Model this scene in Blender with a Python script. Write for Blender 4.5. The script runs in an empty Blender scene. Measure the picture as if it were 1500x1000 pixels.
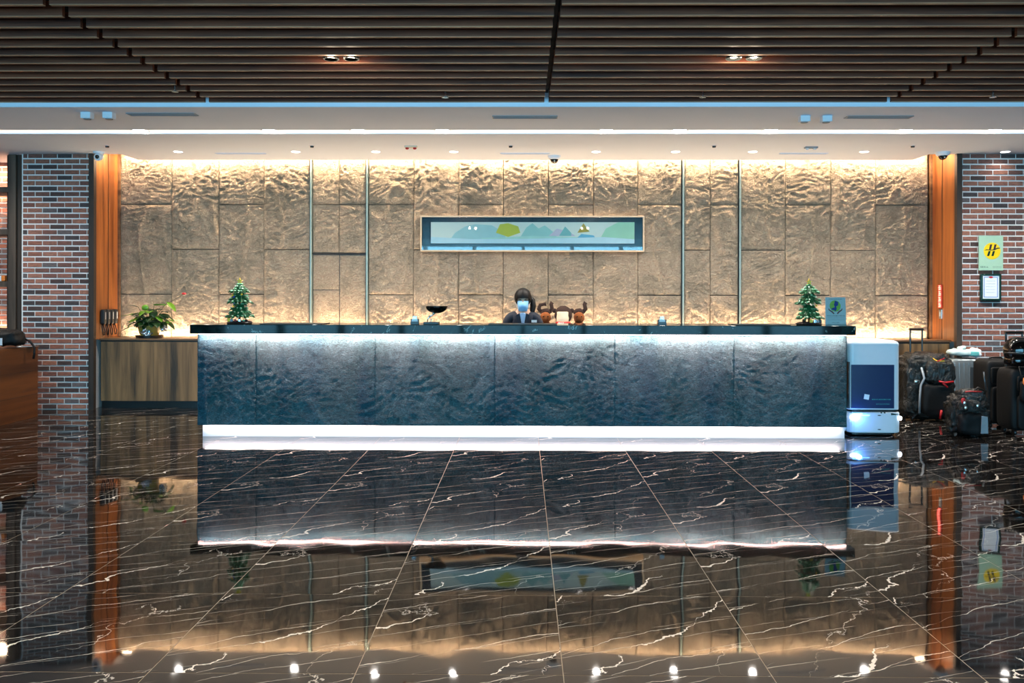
import bpy, bmesh, math, random
from mathutils import Vector, Matrix, noise
R = math.radians
rnd = random.Random(7)
sc = bpy.context.scene
COL = sc.collection

# ------------------------------------------------------------------ camera, light, exposure
FPX, HCAM = 1157.0, 1.46
cam_d = bpy.data.cameras.new('camera'); cam = bpy.data.objects.new('camera', cam_d); COL.objects.link(cam)
cam_d.sensor_width = 36.0; cam_d.lens = FPX / 1500 * 36.0
cam_d.shift_x = -5 / 1500; cam_d.shift_y = -70 / 1500
CR = Matrix.Rotation(0.0096, 4, 'Z') @ Matrix.Rotation(R(90), 4, 'X') @ Matrix.Rotation(0.0018, 4, 'Z')
cam.matrix_world = Matrix.Translation((0, 0, HCAM)) @ CR
cam_d.clip_end = 200
sc.camera = cam
CAM = Vector((0, 0, HCAM))
def ray(px, py): return (CR.to_3x3() @ Vector(((px - 755) / FPX, -(py - 430) / FPX, -1)))
def ony(px, py, Y): d = ray(px, py); return CAM + d * (Y / d.y)
def onz(px, py, Z): d = ray(px, py); return CAM + d * ((Z - HCAM) / d.z)

sc.view_settings.view_transform = 'Standard'; sc.view_settings.look = 'None'
sc.view_settings.exposure = 0.36; sc.view_settings.gamma = 1.0
sc.view_settings.use_curve_mapping = False
try:
    sc.cycles.use_denoising = True; sc.cycles.max_bounces = 8; sc.cycles.glossy_bounces = 5
    sc.cycles.transparent_max_bounces = 8; sc.cycles.sample_clamp_indirect = 6.0
    sc.cycles.caustics_reflective = False; sc.cycles.caustics_refractive = False
except Exception: pass
w = bpy.data.worlds.new('world'); sc.world = w; w.use_nodes = True
w.node_tree.nodes['Background'].inputs[0].default_value = (.35, .62, .85, 1)
w.node_tree.nodes['Background'].inputs[1].default_value = 1.0

WARM = (1.0, .73, .48); PINK = (1.0, .78, .72); SALMON = (1.0, .43, .36); DAY = (.24, .69, 1.0)
P_DAY, P_COVE_TOP, P_COVE_LOW, P_COUNTER, P_PLINTH = 135, 158, 128, 124, 13
def area_light(name, loc, rot, sx, sy, power, color, parent=None, spread=None):
    l = bpy.data.lights.new(name, 'AREA'); l.shape = 'RECTANGLE'; l.size = sx; l.size_y = sy
    l.energy = power; l.color = color
    if spread: l.spread = spread
    o = bpy.data.objects.new(name, l); COL.objects.link(o); o.location = loc; o.rotation_euler = rot
    if parent: o.parent = parent
    return o
# daylight entering by the seven glazed bays behind the camera
WIN_Y, BAY = -5.0, 1.6
for k in range(10):
    xb = -8.0 + BAY * k + .8
    area_light('daylight', (xb, WIN_Y - .35, 1.55), (R(90), 0, 0), 1.5, 2.9, P_DAY, DAY)

# ------------------------------------------------------------------ materials
def lin(h):
    if not isinstance(h, str): return tuple(h)
    h = h.lstrip('#'); v = [int(h[i:i+2], 16) / 255 for i in (0, 2, 4)]
    return tuple(c / 12.92 if c <= .04045 else ((c + .055) / 1.055) ** 2.4 for c in v)
def c4(h): return (*lin(h), 1)
class NT:
    def __init__(s, name):
        s.m = bpy.data.materials.new(name); s.m.use_nodes = True; s.t = s.m.node_tree
        s.b = s.t.nodes['Principled BSDF']; s.out = s.t.nodes['Material Output']
    def n(s, typ, **kw):
        nd = s.t.nodes.new(typ)
        for k, v in kw.items():
            if k == 'ins':
                for i, x in v.items():
                    if hasattr(x, 'is_output') or isinstance(x, bpy.types.NodeSocket): s.t.links.new(x, nd.inputs[i])
                    else: nd.inputs[i].default_value = x
            else: setattr(nd, k, v)
        return nd
    def link(s, a, b): s.t.links.new(a, b)
    def math(s, op, a, b=0.0, c=0.0):
        nd = s.n('ShaderNodeMath', operation=op)
        for i, x in enumerate((a, b, c)):
            if isinstance(x, bpy.types.NodeSocket): s.link(x, nd.inputs[i])
            else: nd.inputs[i].default_value = x
        return nd.outputs[0]
    def obj(s, rand=0.0):
        tc = s.n('ShaderNodeTexCoord').outputs['Object']
        if rand:
            oi = s.n('ShaderNodeObjectInfo').outputs['Random']
            v = s.n('ShaderNodeCombineXYZ', ins={0: s.math('MULTIPLY', oi, rand), 1: s.math('MULTIPLY', oi, rand * 1.7), 2: s.math('MULTIPLY', oi, rand * .6)})
            tc = s.n('ShaderNodeVectorMath', operation='ADD', ins={0: tc, 1: v.outputs[0]}).outputs[0]
        return tc
    def mapped(s, vec, scale=(1, 1, 1), rot=(0, 0, 0)):
        return s.n('ShaderNodeMapping', ins={0: vec, 2: rot, 3: scale}).outputs[0]
    def noise(s, vec, scale, detail=3, rough=.5, dist=0.0):
        return s.n('ShaderNodeTexNoise', ins={'Vector': vec, 'Scale': scale, 'Detail': detail, 'Roughness': rough, 'Distortion': dist}).outputs[0]
    def ramp(s, fac, stops, interp='LINEAR'):
        r = s.n('ShaderNodeValToRGB', ins={0: fac}); cr = r.color_ramp; cr.interpolation = interp
        while len(cr.elements) < len(stops): cr.elements.new(.5)
        for e, (p, c) in zip(cr.elements, stops): e.position = p; e.color = c4(c)
        return r.outputs[0]
    def mix(s, fac, a, b, mode='MIX'):
        nd = s.n('ShaderNodeMix', data_type='RGBA', blend_type=mode)
        for i, x in ((0, fac), (6, a), (7, b)):
            if isinstance(x, bpy.types.NodeSocket): s.link(x, nd.inputs[i])
            elif i == 0: nd.inputs[0].default_value = x
            else: nd.inputs[i].default_value = c4(x)
        return nd.outputs[2]
    def bump(s, h, strength=.3, dist=.01, prev=None):
        nd = s.n('ShaderNodeBump', ins={'Height': h, 'Strength': strength, 'Distance': dist})
        if prev: s.link(prev, nd.inputs['Normal'])
        s.link(nd.outputs[0], s.b.inputs['Normal']); return nd.outputs[0]
    def set(s, color=None, rough=.5, metal=0.0, **kw):
        if color is not None:
            if isinstance(color, bpy.types.NodeSocket): s.link(color, s.b.inputs['Base Color'])
            else: s.b.inputs['Base Color'].default_value = c4(color)
        if isinstance(rough, bpy.types.NodeSocket): s.link(rough, s.b.inputs['Roughness'])
        else: s.b.inputs['Roughness'].default_value = rough
        s.b.inputs['Metallic'].default_value = metal
        for k, v in kw.items(): s.b.inputs[k.replace('_', ' ')].default_value = v
        return s.m
def plain(name, color, rough=.5, metal=0.0, var=.12, scale=20, bump=0.0, **kw):
    t = NT(name); v = t.obj()
    n = t.noise(v, scale, 3)
    c = lin(color); a = tuple(max(0, x * (1 - var)) for x in c); b = tuple(min(1, x * (1 + var)) for x in c)
    col = t.mix(n, a, b)
    if bump: t.bump(n, bump, .004)
    return t.set(col, rough, metal, **kw)
def emis(name, color, strength):
    t = NT(name); t.b.inputs['Base Color'].default_value = c4(color)
    t.b.inputs['Emission Color'].default_value = c4(color); t.b.inputs['Emission Strength'].default_value = strength
    return t.m
def wood(name, dark, light, axis='Z', fine=26, rough=.45, rand=9.0, coarse=1.0):
    t = NT(name); v = t.obj(rand)
    s = {'X': (.06, 1, 1), 'Y': (1, .06, 1), 'Z': (1, 1, .06)}[axis]
    m = t.mapped(v, s)
    a = t.noise(m, fine, 4, .6, .6); b = t.noise(m, 5 * coarse, 3, .5, 1.2)
    f = t.math('ADD', t.math('MULTIPLY', a, .5), t.math('MULTIPLY', b, .6))
    col = t.ramp(f, [(.40, dark), (.68, light)])
    t.bump(a, .15, .002)
    return t.set(col, rough)

M = {}
def build_materials():
    # brick
    t = NT('brick'); oi = t.n('ShaderNodeObjectInfo').outputs['Random']; v = t.obj(13)
    base = t.ramp(oi, [(0, '#51403e'), (.12, '#7a564e'), (.26, '#9c6a5b'), (.4, '#ad7763'), (.52, '#835950'), (.64, '#a87666'), (.76, '#6f6668'), (.84, '#9a6656'), (.94, '#4d4548')], 'CONSTANT')
    n = t.noise(t.mapped(v, (1, 1, 3)), 22, 4, .65)
    col = t.mix(.55, base, t.ramp(n, [(.3, '#3a2a26'), (.7, '#c9b0a0')]), 'OVERLAY')
    t.bump(n, .6, .006); M['brick'] = t.set(col, .8)
    M['mortar'] = plain('mortar', '#e4e0dc', .9, scale=60, bump=.4)
    # stone of the back wall
    t = NT('cast_stone'); v = t.obj(); g = t.n('ShaderNodeNewGeometry').outputs['Position']
    n1 = t.noise(g, 3.2, 5, .6, .8); n2 = t.noise(t.mapped(g, (1, 1, 1.5), (0, .5, 0)), 15, 6, .72, 2.4); n3 = t.noise(g, 90, 3)
    col = t.ramp(n1, [(.3, '#b3a18a'), (.7, '#d6c5aa')])
    col = t.mix(.4, col, t.ramp(n2, [(.38, '#4a4a4a'), (.64, '#c8c8c8')]), 'OVERLAY')
    b1 = t.bump(n2, 1.0, .07); t.bump(n3, .4, .006, b1)
    M['stone'] = t.set(col, .78)
    # dark slate of the desk front
    t = NT('slate'); g = t.n('ShaderNodeNewGeometry').outputs['Position']; oi = t.n('ShaderNodeObjectInfo').outputs['Random']
    n1 = t.noise(g, 2.2, 4, .6, .8)
    wv = t.noise(t.mapped(g, (1, 1, 2.0), (0, .35, 0)), 26, 6, .7, 2.2); n3 = t.noise(g, 120, 3)
    col = t.ramp(n1, [(.3, '#37747f'), (.7, '#639fae')])
    vp = t.noise(t.mapped(g, (1, 1, .12)), 2.6, 2, .5)
    col = t.mix(t.math('MULTIPLY', t.math('MINIMUM', t.math('MULTIPLY', t.math('MAXIMUM', t.math('SUBTRACT', vp, .5), 0.0), 8.0), 1.0), .6), col, '#246c88')  # upright blue patches: window reflections painted into the stone colour
    col = t.mix(.8, col, t.ramp(t.noise(t.mapped(g, (1, 1, 2.0), (0, .35, 0)), 26, 6, .7, 2.2), [(.35, '#3a3a3a'), (.65, '#c0c0c0')]), 'OVERLAY')  # relief shading painted into the colour, dark hollows and pale ridges
    b1 = t.bump(wv, 1.0, .04); t.bump(n3, .6, .006, b1)
    M['slate'] = t.set(col, .65, Specular_IOR_Level=.15)
    # black marble (floor tiles)
    for nm, rg, basec in (('marble', .035, '#0c0b0b'), ('marble_far', .06, '#0c0b0b')):
        t = NT(nm); tc = t.n('ShaderNodeTexCoord').outputs['Object']; oi = t.n('ShaderNodeObjectInfo').outputs['Random']
        q = t.math('FLOOR', t.math('MULTIPLY', oi, 3.99)); off = t.n('ShaderNodeCombineXYZ', ins={0: t.math('MULTIPLY', q, 3.1), 1: t.math('MULTIPLY', q, 1.3), 2: q})
        v = t.n('ShaderNodeVectorMath', operation='ADD', ins={0: tc, 1: off.outputs[0]}).outputs[0]
        def vein(ang, freq, amp, width, seed, wob=1.6):
            r = t.mapped(v, (1, 1, 1), (0, 0, R(ang)))
            sx = t.n('ShaderNodeSeparateXYZ', ins={0: r})
            nn = t.noise(t.n('ShaderNodeVectorMath', operation='ADD', ins={0: r, 1: (seed, seed, 0)}).outputs[0], wob, 6, .58)
            f = t.math('ADD', t.math('MULTIPLY', sx.outputs[1], freq), t.math('MULTIPLY', nn, amp))
            f = t.math('ABSOLUTE', t.math('SUBTRACT', t.math('FRACT', f), .5))
            wn = t.noise(r, 2.3 + seed * .1, 2)
            wd = t.math('MULTIPLY', t.math('MAXIMUM', t.math('SUBTRACT', wn, .38), 0.0), width * 5)
            return t.math('MULTIPLY', t.math('GREATER_THAN', wd, f), 1.0)
        a = vein(-46, 1.7, .75, .0085, 3.7, 2.6); b = vein(-24, 4.0, .9, .010, 9.1, 1.6); c = vein(-20, 8.0, 1.2, .013, 17.3, 1.2); d = vein(-58, 1.3, 1.1, .006, 5.2, 3.2)
        f = t.math('MINIMUM', t.math('ADD', t.math('ADD', a, t.math('MULTIPLY', b, .7)), t.math('ADD', t.math('MULTIPLY', c, .4), t.math('MULTIPLY', d, .5))), 1.0)
        cl = t.ramp(t.noise(v, 3, 4), [(.35, basec), (.75, '#1b1816')])
        col = t.mix(f, cl, '#dcd6cc')
        g = t.n('ShaderNodeNewGeometry').outputs['Position']
        h = t.noise(t.mapped(v, (1, 1, 1)), 2.6, 1, .4)
        t.bump(h, .16, .012)
        M[nm] = t.set(col, rg, IOR=1.55)
    M['grout'] = plain('grout', '#978d7c', .8)
    # counter top
    t = NT('green_black_marble'); v = t.obj()
    n = t.noise(v, 6, 5, .65, 1.5); k = t.ramp(n, [(.4, '#04100f'), (.62, '#0b2422'), (.66, '#9fb5b0'), (.675, '#0a1a1a')])
    M['counter'] = t.set(k, .05, IOR=1.22)
    M['slat'] = wood('slat_wood', '#3f180a', '#844224', 'X', 40, .7)
    M['slat_edge'] = wood('slat_edge_wood', '#9a6a4c', '#cf9a74', 'X', 40, .5)  # lit undersides of the slats, painted as a paler wood
    M['wood_orange'] = wood('teak_veneer', '#5a2e12', '#94592a', 'Z', 20, .35)
    M['wood_walnut'] = wood('walnut_veneer', '#35281a', '#94714a', 'Z', 14, .4)
    M['wood_top'] = wood('walnut_top', '#4a3322', '#7b5a3d', 'X', 14, .35)
    M['wood_desk'] = wood('bellman_wood', '#3a1d0b', '#603616', 'Y', 12, .35)
    M['wood_dark'] = wood('dark_oak', '#2a211a', '#55463a', 'Z', 20, .6)
    M['trim'] = wood('dark_trim', '#1f1712', '#3a2c22', 'Z', 20, .6)
    M['ceil'] = plain('ceiling_paint', '#e6effc', .7, var=.02, scale=3)
    M['wallpaint'] = plain('pale_plaster', '#b5aaa0', .8)
    M['black'] = plain('black_plastic', '#0b0b0c', .35)
    M['void'] = plain('black_board', '#060505', .9)
    M['blackgloss'] = plain('gloss_black', '#050506', .08)
    M['blackcloth'] = plain('black_nylon', '#040506', .65, scale=40, bump=.3, Specular_IOR_Level=.3)
    t = NT('black_waterproof_nylon'); v = t.obj(); n_ = t.noise(t.mapped(v, (1, 1, .6)), 9, 5, .6, 1.4); t.bump(n_, 1.0, .06)
    M['blackshine'] = t.set(t.mix(n_, '#050606', '#1a1c1a'), .3)
    t = NT('black_plastic_matt'); M['blackmatt'] = t.set('#09090a', .55)
    M['white'] = plain('white_plastic', '#dfe4ea', .3, var=.03)
    M['grey'] = plain('grey_plastic', '#8b9298', .4)
    M['steel'] = plain('brushed_steel', '#c7d0d2', .22, 1.0)
    M['strip'] = plain('greenish_metal_strip', '#8d9c94', .5, .3)
    M['alu'] = plain('silver_shell', '#8f999e', .22, .5)
    M['alu_dark'] = plain('smoked_shell', '#4c555b', .3, .5)
    M['navy'] = plain('navy_panel', '#0c2350', .22, var=.05)
    M['teal'] = emis('teal_print', '#2aa8a0', .15)  # lettering given a faint glow of its own
    M['green'] = plain('leaf_green', '#1d5c34', .35, var=.3, scale=60)
    M['green2'] = plain('pale_leaf_green', '#7fc79a', .4, var=.25, scale=60)
    M['leaf_dark'] = plain('dark_leaf', '#16361a', .28, var=.4, scale=30)
    M['leaf_light'] = plain('bright_leaf', '#5b8c1e', .35, var=.25, scale=30)
    M['yellow'] = plain('yellow_plastic', '#f2c21a', .35)
    M['red'] = plain('red_strap', '#b3141b', .45)
    M['orange'] = plain('orange_piping', '#e07a2c', .45)
    M['blue'] = plain('blue_bauble', '#2337b4', .3)
    M['brown'] = plain('brown_plush', '#7a4218', .95, var=.3, scale=90, bump=.8)
    M['darkplush'] = plain('dark_plush', '#2a1712', .9, var=.3, scale=90, bump=.8)
    M['cream'] = plain('cream_felt', '#e6d8bd', .85)
    M['skin'] = plain('skin', '#d3a287', .5, var=.04)
    M['hair'] = plain('hair', '#060404', .55, var=.3, scale=60, Specular_IOR_Level=.25)
    M['suit'] = plain('navy_suit', '#141b2a', .75, scale=80, bump=.2)
    M['shirt'] = plain('pale_shirt', '#b9cbe6', .7)
    M['mask'] = plain('surgical_mask', '#8cc4ec', .7, var=.05)
    M['paper'] = plain('paper', '#eef0f2', .6, var=.02)
    M['palegreen'] = plain('pale_green_board', '#a9cbb0', .35, var=.05)
    M['darkgreen'] = plain('dark_green_frame', '#12332c', .2)
    M['printblue'] = plain('print_blue', '#5b7fc4', .5)
    M['printgrey'] = plain('print_grey', '#8d949c', .6)
    M['ink'] = plain('ink', '#1c2422', .6)
    M['purple'] = plain('purple_ink', '#33152c', .5)
    M['gold'] = plain('yellow_disc', '#f7cf10', .4, var=.02)
    M['frame_beige'] = plain('beige_frame', '#c9b090', .4)
    M['matteal'] = plain('deep_teal_mat', '#07303a', .15)
    M['pot'] = plain('yellow_glazed_pot', '#9c8238', .3)
    M['foil'] = plain('crumpled_foil', '#c4c8cc', .25, .8, scale=30, bump=1.0)
    M['soil'] = plain('soil', '#2a1c12', .95)
    M['cyanbag'] = plain('folded_pale_jacket', '#cfe4e2', .5)
    M['cyan2'] = plain('aqua_panel', '#6cc0bd', .5)
    M['clear'] = None
    t = NT('clear_acrylic'); tr = t.n('ShaderNodeBsdfTransparent'); gl = t.n('ShaderNodeBsdfGlossy', ins={'Roughness': .02}); fr = t.n('ShaderNodeFresnel', ins={'IOR': 1.5})
    mx = t.n('ShaderNodeMixShader', ins={0: fr.outputs[0], 1: tr.outputs[0], 2: gl.outputs[0]}); t.link(mx.outputs[0], t.out.inputs[0]); M['clear'] = t.m
    t = NT('window_glass'); tr = t.n('ShaderNodeBsdfTransparent'); gl = t.n('ShaderNodeBsdfGlossy', ins={'Roughness': .0}); fr = t.n('ShaderNodeFresnel', ins={'IOR': 1.45})
    mx = t.n('ShaderNodeMixShader', ins={0: fr.outputs[0], 1: tr.outputs[0], 2: gl.outputs[0]}); t.link(mx.outputs[0], t.out.inputs[0]); M['glass'] = t.m
    M['lens'] = emis('lamp_lens', (1, .93, .85), 14)
    M['spotlens'] = emis('spot_lens', (1, .92, .84), 30); M['dimlens'] = emis('downlight_lens', (1, .95, .9), 5)
    M['channel'] = emis('channel_diffuser', (1, .95, .86), .75)
    M['led_warm'] = emis('warm_led', (1, .78, .5), 6)
    M['led_pink'] = emis('white_led', (1, .86, .8), 5)
    M['led_red'] = emis('red_led', (1, .25, .2), 2.2)
    M['red_case'] = plain('red_sign_case', '#a02a10', .4)
    M['led_blue'] = emis('blue_led', (.12, .35, 1), 6)
    M['led_white'] = emis('white_headlamp', (.8, .9, 1), 8)
    M['shelf_lamp'] = emis('shelf_lamp', (1, .75, .5), 8)
build_materials()

# ------------------------------------------------------------------ mesh helpers
class MB:
    def __init__(s): s.v = []; s.f = []; s.mi = []; s.cur = 0
    def add(s, vs, fs, M4=None):
        o = len(s.v)
        s.v += [tuple(M4 @ Vector(p)) if M4 else tuple(p) for p in vs]
        for f in fs: s.f.append([i + o for i in f]); s.mi.append(s.cur)
        return s
    def box(s, x0, x1, y0, y1, z0, z1, M4=None):
        vs = [(x, y, z) for x in (x0, x1) for y in (y0, y1) for z in (z0, z1)]
        return s.add(vs, [(0, 1, 3, 2), (4, 6, 7, 5), (0, 4, 5, 1), (2, 3, 7, 6), (0, 2, 6, 4), (1, 5, 7, 3)], M4)
    def prism(s, pts, y0, y1, M4=None):    # pts in XZ, extruded along Y
        n = len(pts); vs = [(x, y0, z) for x, z in pts] + [(x, y1, z) for x, z in pts]
        return s.add(vs, [list(range(n))[::-1], list(range(n, 2 * n))] + [(i, (i + 1) % n, (i + 1) % n + n, i + n) for i in range(n)], M4)
    def prismz(s, pts, z0, z1, M4=None):
        n = len(pts); vs = [(x, y, z0) for x, y in pts] + [(x, y, z1) for x, y in pts]
        return s.add(vs, [list(range(n))[::-1], list(range(n, 2 * n))] + [(i, (i + 1) % n, (i + 1) % n + n, i + n) for i in range(n)], M4)
    def lathe(s, prof, n=24, M4=None):      # prof (r,z)
        vs = []; fs = []
        for r, z in prof:
            for k in range(n): a = 2 * math.pi * k / n; vs.append((r * math.cos(a), r * math.sin(a), z))
        for i in range(len(prof) - 1):
            for k in range(n): k2 = (k + 1) % n; fs.append((i * n + k, i * n + k2, (i + 1) * n + k2, (i + 1) * n + k))
        fs.append(list(range(n))[::-1]); fs.append([(len(prof) - 1) * n + k for k in range(n)])
        return s.add(vs, fs, M4)
    def tube(s, pts, r, n=8, closed=False, radii=None):
        pts = [Vector(p) for p in pts]; vs = []; fs = []; m = len(pts); up = None
        for i, p in enumerate(pts):
            a = pts[(i - 1) % m] if (closed or i) else p; b = pts[(i + 1) % m] if (closed or i < m - 1) else p
            d = (b - a).normalized()
            if up is None: up = Vector((0, 0, 1)) if abs(d.z) < .9 else Vector((1, 0, 0))
            e1 = d.cross(up).normalized(); e2 = d.cross(e1).normalized(); up = -e2 if e2.dot(up) < 0 else e2
            up = e2 if up.dot(e2) > 0 else -e2
            rr = radii[i] if radii else r
            e1 = d.cross(up).normalized()
            for k in range(n):
                t_ = 2 * math.pi * k / n; vs.append(tuple(p + e1 * (rr * math.cos(t_)) + up * (rr * math.sin(t_))))
        for i in range(m if closed else m - 1):
            j = (i + 1) % m
            for k in range(n): k2 = (k + 1) % n; fs.append((i * n + k, i * n + k2, j * n + k2, j * n + k))
        if not closed: fs.append(list(range(n))[::-1]); fs.append([(m - 1) * n + k for k in range(n)])
        return s.add(vs, fs)
    def sup(s, c, r, e=1.0, nu=20, nv=12, M4=None, amp=0, fr=8, seed=0):   # superellipsoid, e<1 boxier
        def pw(x, p): return math.copysign(abs(x) ** p, x)
        vs = []; fs = []
        for i in range(nv + 1):
            ph = -math.pi / 2 + math.pi * i / nv
            for k in range(nu):
                th = 2 * math.pi * (k + .5) / nu
                p = Vector((pw(math.cos(ph), e) * pw(math.cos(th), e), pw(math.cos(ph), e) * pw(math.sin(th), e), pw(math.sin(ph), e)))
                q = Vector((c[0] + p.x * r[0], c[1] + p.y * r[1], c[2] + p.z * r[2]))
                if amp:
                    d = noise.turbulence(q * fr + Vector((seed, seed, seed)), 3, True) - .6
                    q += p.normalized() * d * amp
                vs.append(tuple(q))
        for i in range(nv):
            for k in range(nu): k2 = (k + 1) % nu; fs.append((i * nu + k, i * nu + k2, (i + 1) * nu + k2, (i + 1) * nu + k))
        return s.add(vs, fs, M4)
    def build(s, name, mats, parent=None, smooth=False, bevel=0, loc=None, rotz=0):
        me = bpy.data.meshes.new(name); me.from_pydata(s.v, [], s.f)
        bm = bmesh.new(); bm.from_mesh(me)
        for i, f in enumerate(bm.faces): f.material_index = s.mi[i] if i < len(s.mi) else 0
        bmesh.ops.remove_doubles(bm, verts=bm.verts, dist=1e-5)
        bmesh.ops.recalc_face_normals(bm, faces=bm.faces)
        bm.to_mesh(me); bm.free()
        for m in (mats if isinstance(mats, (list, tuple)) else [mats]): me.materials.append(M[m] if isinstance(m, str) else m)
        if smooth:
            me.polygons.foreach_set('use_smooth', [True] * len(me.polygons))
        o = bpy.data.objects.new(name, me); COL.objects.link(o)
        if parent: o.parent = parent
        if loc is not None: o.location = loc
        if rotz: o.rotation_euler = (0, 0, rotz)
        if bevel:
            b = o.modifiers.new('bevel', 'BEVEL'); b.width = bevel; b.segments = 2; b.limit_method = 'ANGLE'; b.angle_limit = R(40)
        return o
def tag(o, label=None, cat=None, group=None, kind=None):
    if label: o['label'] = label
    if cat: o['category'] = cat
    if group: o['group'] = group
    if kind: o['kind'] = kind
    return o
def thing(name, label, cat, loc=(0, 0, 0), rotz=0, group=None, kind=None):
    o = bpy.data.objects.new(name, None); COL.objects.link(o); o.location = loc; o.rotation_euler = (0, 0, rotz)
    o.empty_display_size = .1
    return tag(o, label, cat, group, kind)
def kids(o): return [c for c in COL.objects if c.parent == o]
def copy_tree(o, parent=None, ch=None):
    c = o.copy(); COL.objects.link(c); c.parent = parent
    for k in kids(o):
        if k is not c: copy_tree(k, c)
    return c
def struct(o): o['kind'] = 'structure'; return o
def B(name, x0, x1, y0, y1, z0, z1, mat, parent=None, bevel=0): return MB().box(x0, x1, y0, y1, z0, z1).build(name, mat, parent, bevel=bevel)
def circ(cx, cz, r, n=24, rz=None): return [(cx + r * math.cos(2 * math.pi * k / n), cz + (rz or r) * math.sin(2 * math.pi * k / n)) for k in range(n)]
ORD = ['first', 'second', 'third', 'fourth', 'fifth', 'sixth', 'seventh', 'eighth', 'ninth', 'tenth', 'eleventh', 'twelfth']

HC = 3.2            # ceiling height
YW = 10.43          # face of the stone wall
YB = 9.85           # face of the brick
XR = 5.36           # side panels of the alcove
YD = 7.97           # desk front
XL, XX = -8.2, 8.4

# ------------------------------------------------------------------ floor with tiles
fl = struct(B('floor', XL, XX, -5.2, 11.0, -.08, -.0008, 'grout'))
T = .7985; X0 = .157; Y0 = 3.027 - T * 2
def tile_mesh():
    mb = MB(); h = T / 2 - .0015; b = .0006
    mb.add([(-h, -h, -.0008), (h, -h, -.0008), (h, h, -.0008), (-h, h, -.0008), (-h + b, -h + b, 0), (h - b, -h + b, 0), (h - b, h - b, 0), (-h + b, h - b, 0)],
           [(4, 5, 6, 7), (0, 1, 5, 4), (1, 2, 6, 5), (2, 3, 7, 6), (3, 0, 4, 7)])
    return mb
t0 = tile_mesh().build('tile', 'marble', fl); first = True
xs = [X0 + (k + .5) * T for k in range(-11, 11)]; ys = [Y0 + (k + .5) * T for k in range(0, 12)]
tr_ = random.Random(3)
for y in ys:
    for x in xs:
        if x < XL + .2 or x > XX - .2 or y > 10.9: continue
        if first: o = t0; first = False
        else: o = t0.copy(); COL.objects.link(o); o.parent = fl
        o.location = (x, y, 0); o.rotation_euler = (R(tr_.uniform(-.03, .03)), R(tr_.uniform(-.03, .03)), 0)
mb = MB()
for j in range(1, 9):
    for x in xs:
        y = Y0 - (j - .5) * T; h = T / 2 - .0016
        mb.add([(x - h, y - h, 0), (x + h, y - h, 0), (x + h, y + h, 0), (x - h, y + h, 0)], [(0, 1, 2, 3)])
tag(mb.build('tiling', 'marble_far', fl), kind='stuff')

# ------------------------------------------------------------------ walls and the window front behind the camera
struct(B('wall_left', XL - .1, XL, -5.2, 11.0, 0, 3.6, 'wallpaint'))
struct(B('wall_right', XX, XX + .1, -5.2, 11.0, 0, 3.6, 'wallpaint'))
wf = MB(); wf.box(XL, XX, WIN_Y - .1, WIN_Y + .1, 3.0, 3.6); wf.box(XL, XX, WIN_Y - .1, WIN_Y + .1, 0, .12)
struct(wf.build('wall_front', 'wallpaint'))
for k in range(10):
    xb = -8.0 + BAY * k
    f = MB(); f.box(xb - .05, xb + .05, WIN_Y - .08, WIN_Y + .08, .12, 3.0); f.box(xb + .05, xb + BAY - .05, WIN_Y - .05, WIN_Y + .05, .12, .2)
    f.box(xb + .05, xb + BAY - .05, WIN_Y - .05, WIN_Y + .05, 2.3, 2.38)
    wo = struct(f.build('window_%d' % (k + 1), 'black'))
    B('pane', xb + .05, xb + BAY - .05, WIN_Y - .01, WIN_Y + .01, .2, 2.3, 'glass', wo)
    B('pane', xb + .05, xb + BAY - .05, WIN_Y - .01, WIN_Y + .01, 2.38, 3.0, 'glass', wo)

# ------------------------------------------------------------------ back wall: cast stone panels
wb = struct(B('wall_back', -5.5, 5.5, YW + .04, YW + .16, 0, 3.6, 'mortar'))
wb.data.materials[0] = M['void']
def relief(x, z, seed, amp):
    p = Vector((x, seed * 0.37, z))
    wv = noise.noise(p * 1.1) * .8
    q = Vector((x * 11 + 3 * noise.noise(p * 2.4), seed, z * 15 + 3.5 * noise.noise(p * 2.1 + Vector((9, 0, 0)))))
    rg = 1 - abs(noise.noise(q)) * 2
    q2 = Vector((x * 19 + 3 * noise.noise(p * 5), seed + 5, z * 26 + 3 * noise.noise(p * 4)))
    r2 = 1 - abs(noise.noise(q2)) * 2
    msk = min(1, max(.45, .65 + 1.1 * noise.noise(p * 1.9 + Vector((3, 3, 3)))))
    cr = abs(noise.noise(Vector((x * 2.2, seed + 11, z * .8)))); crk = max(0, 1 - cr * 16)
    return amp * (rg * .55 * msk + r2 * .38 * msk + wv * .5) + amp * crk * .5
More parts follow.
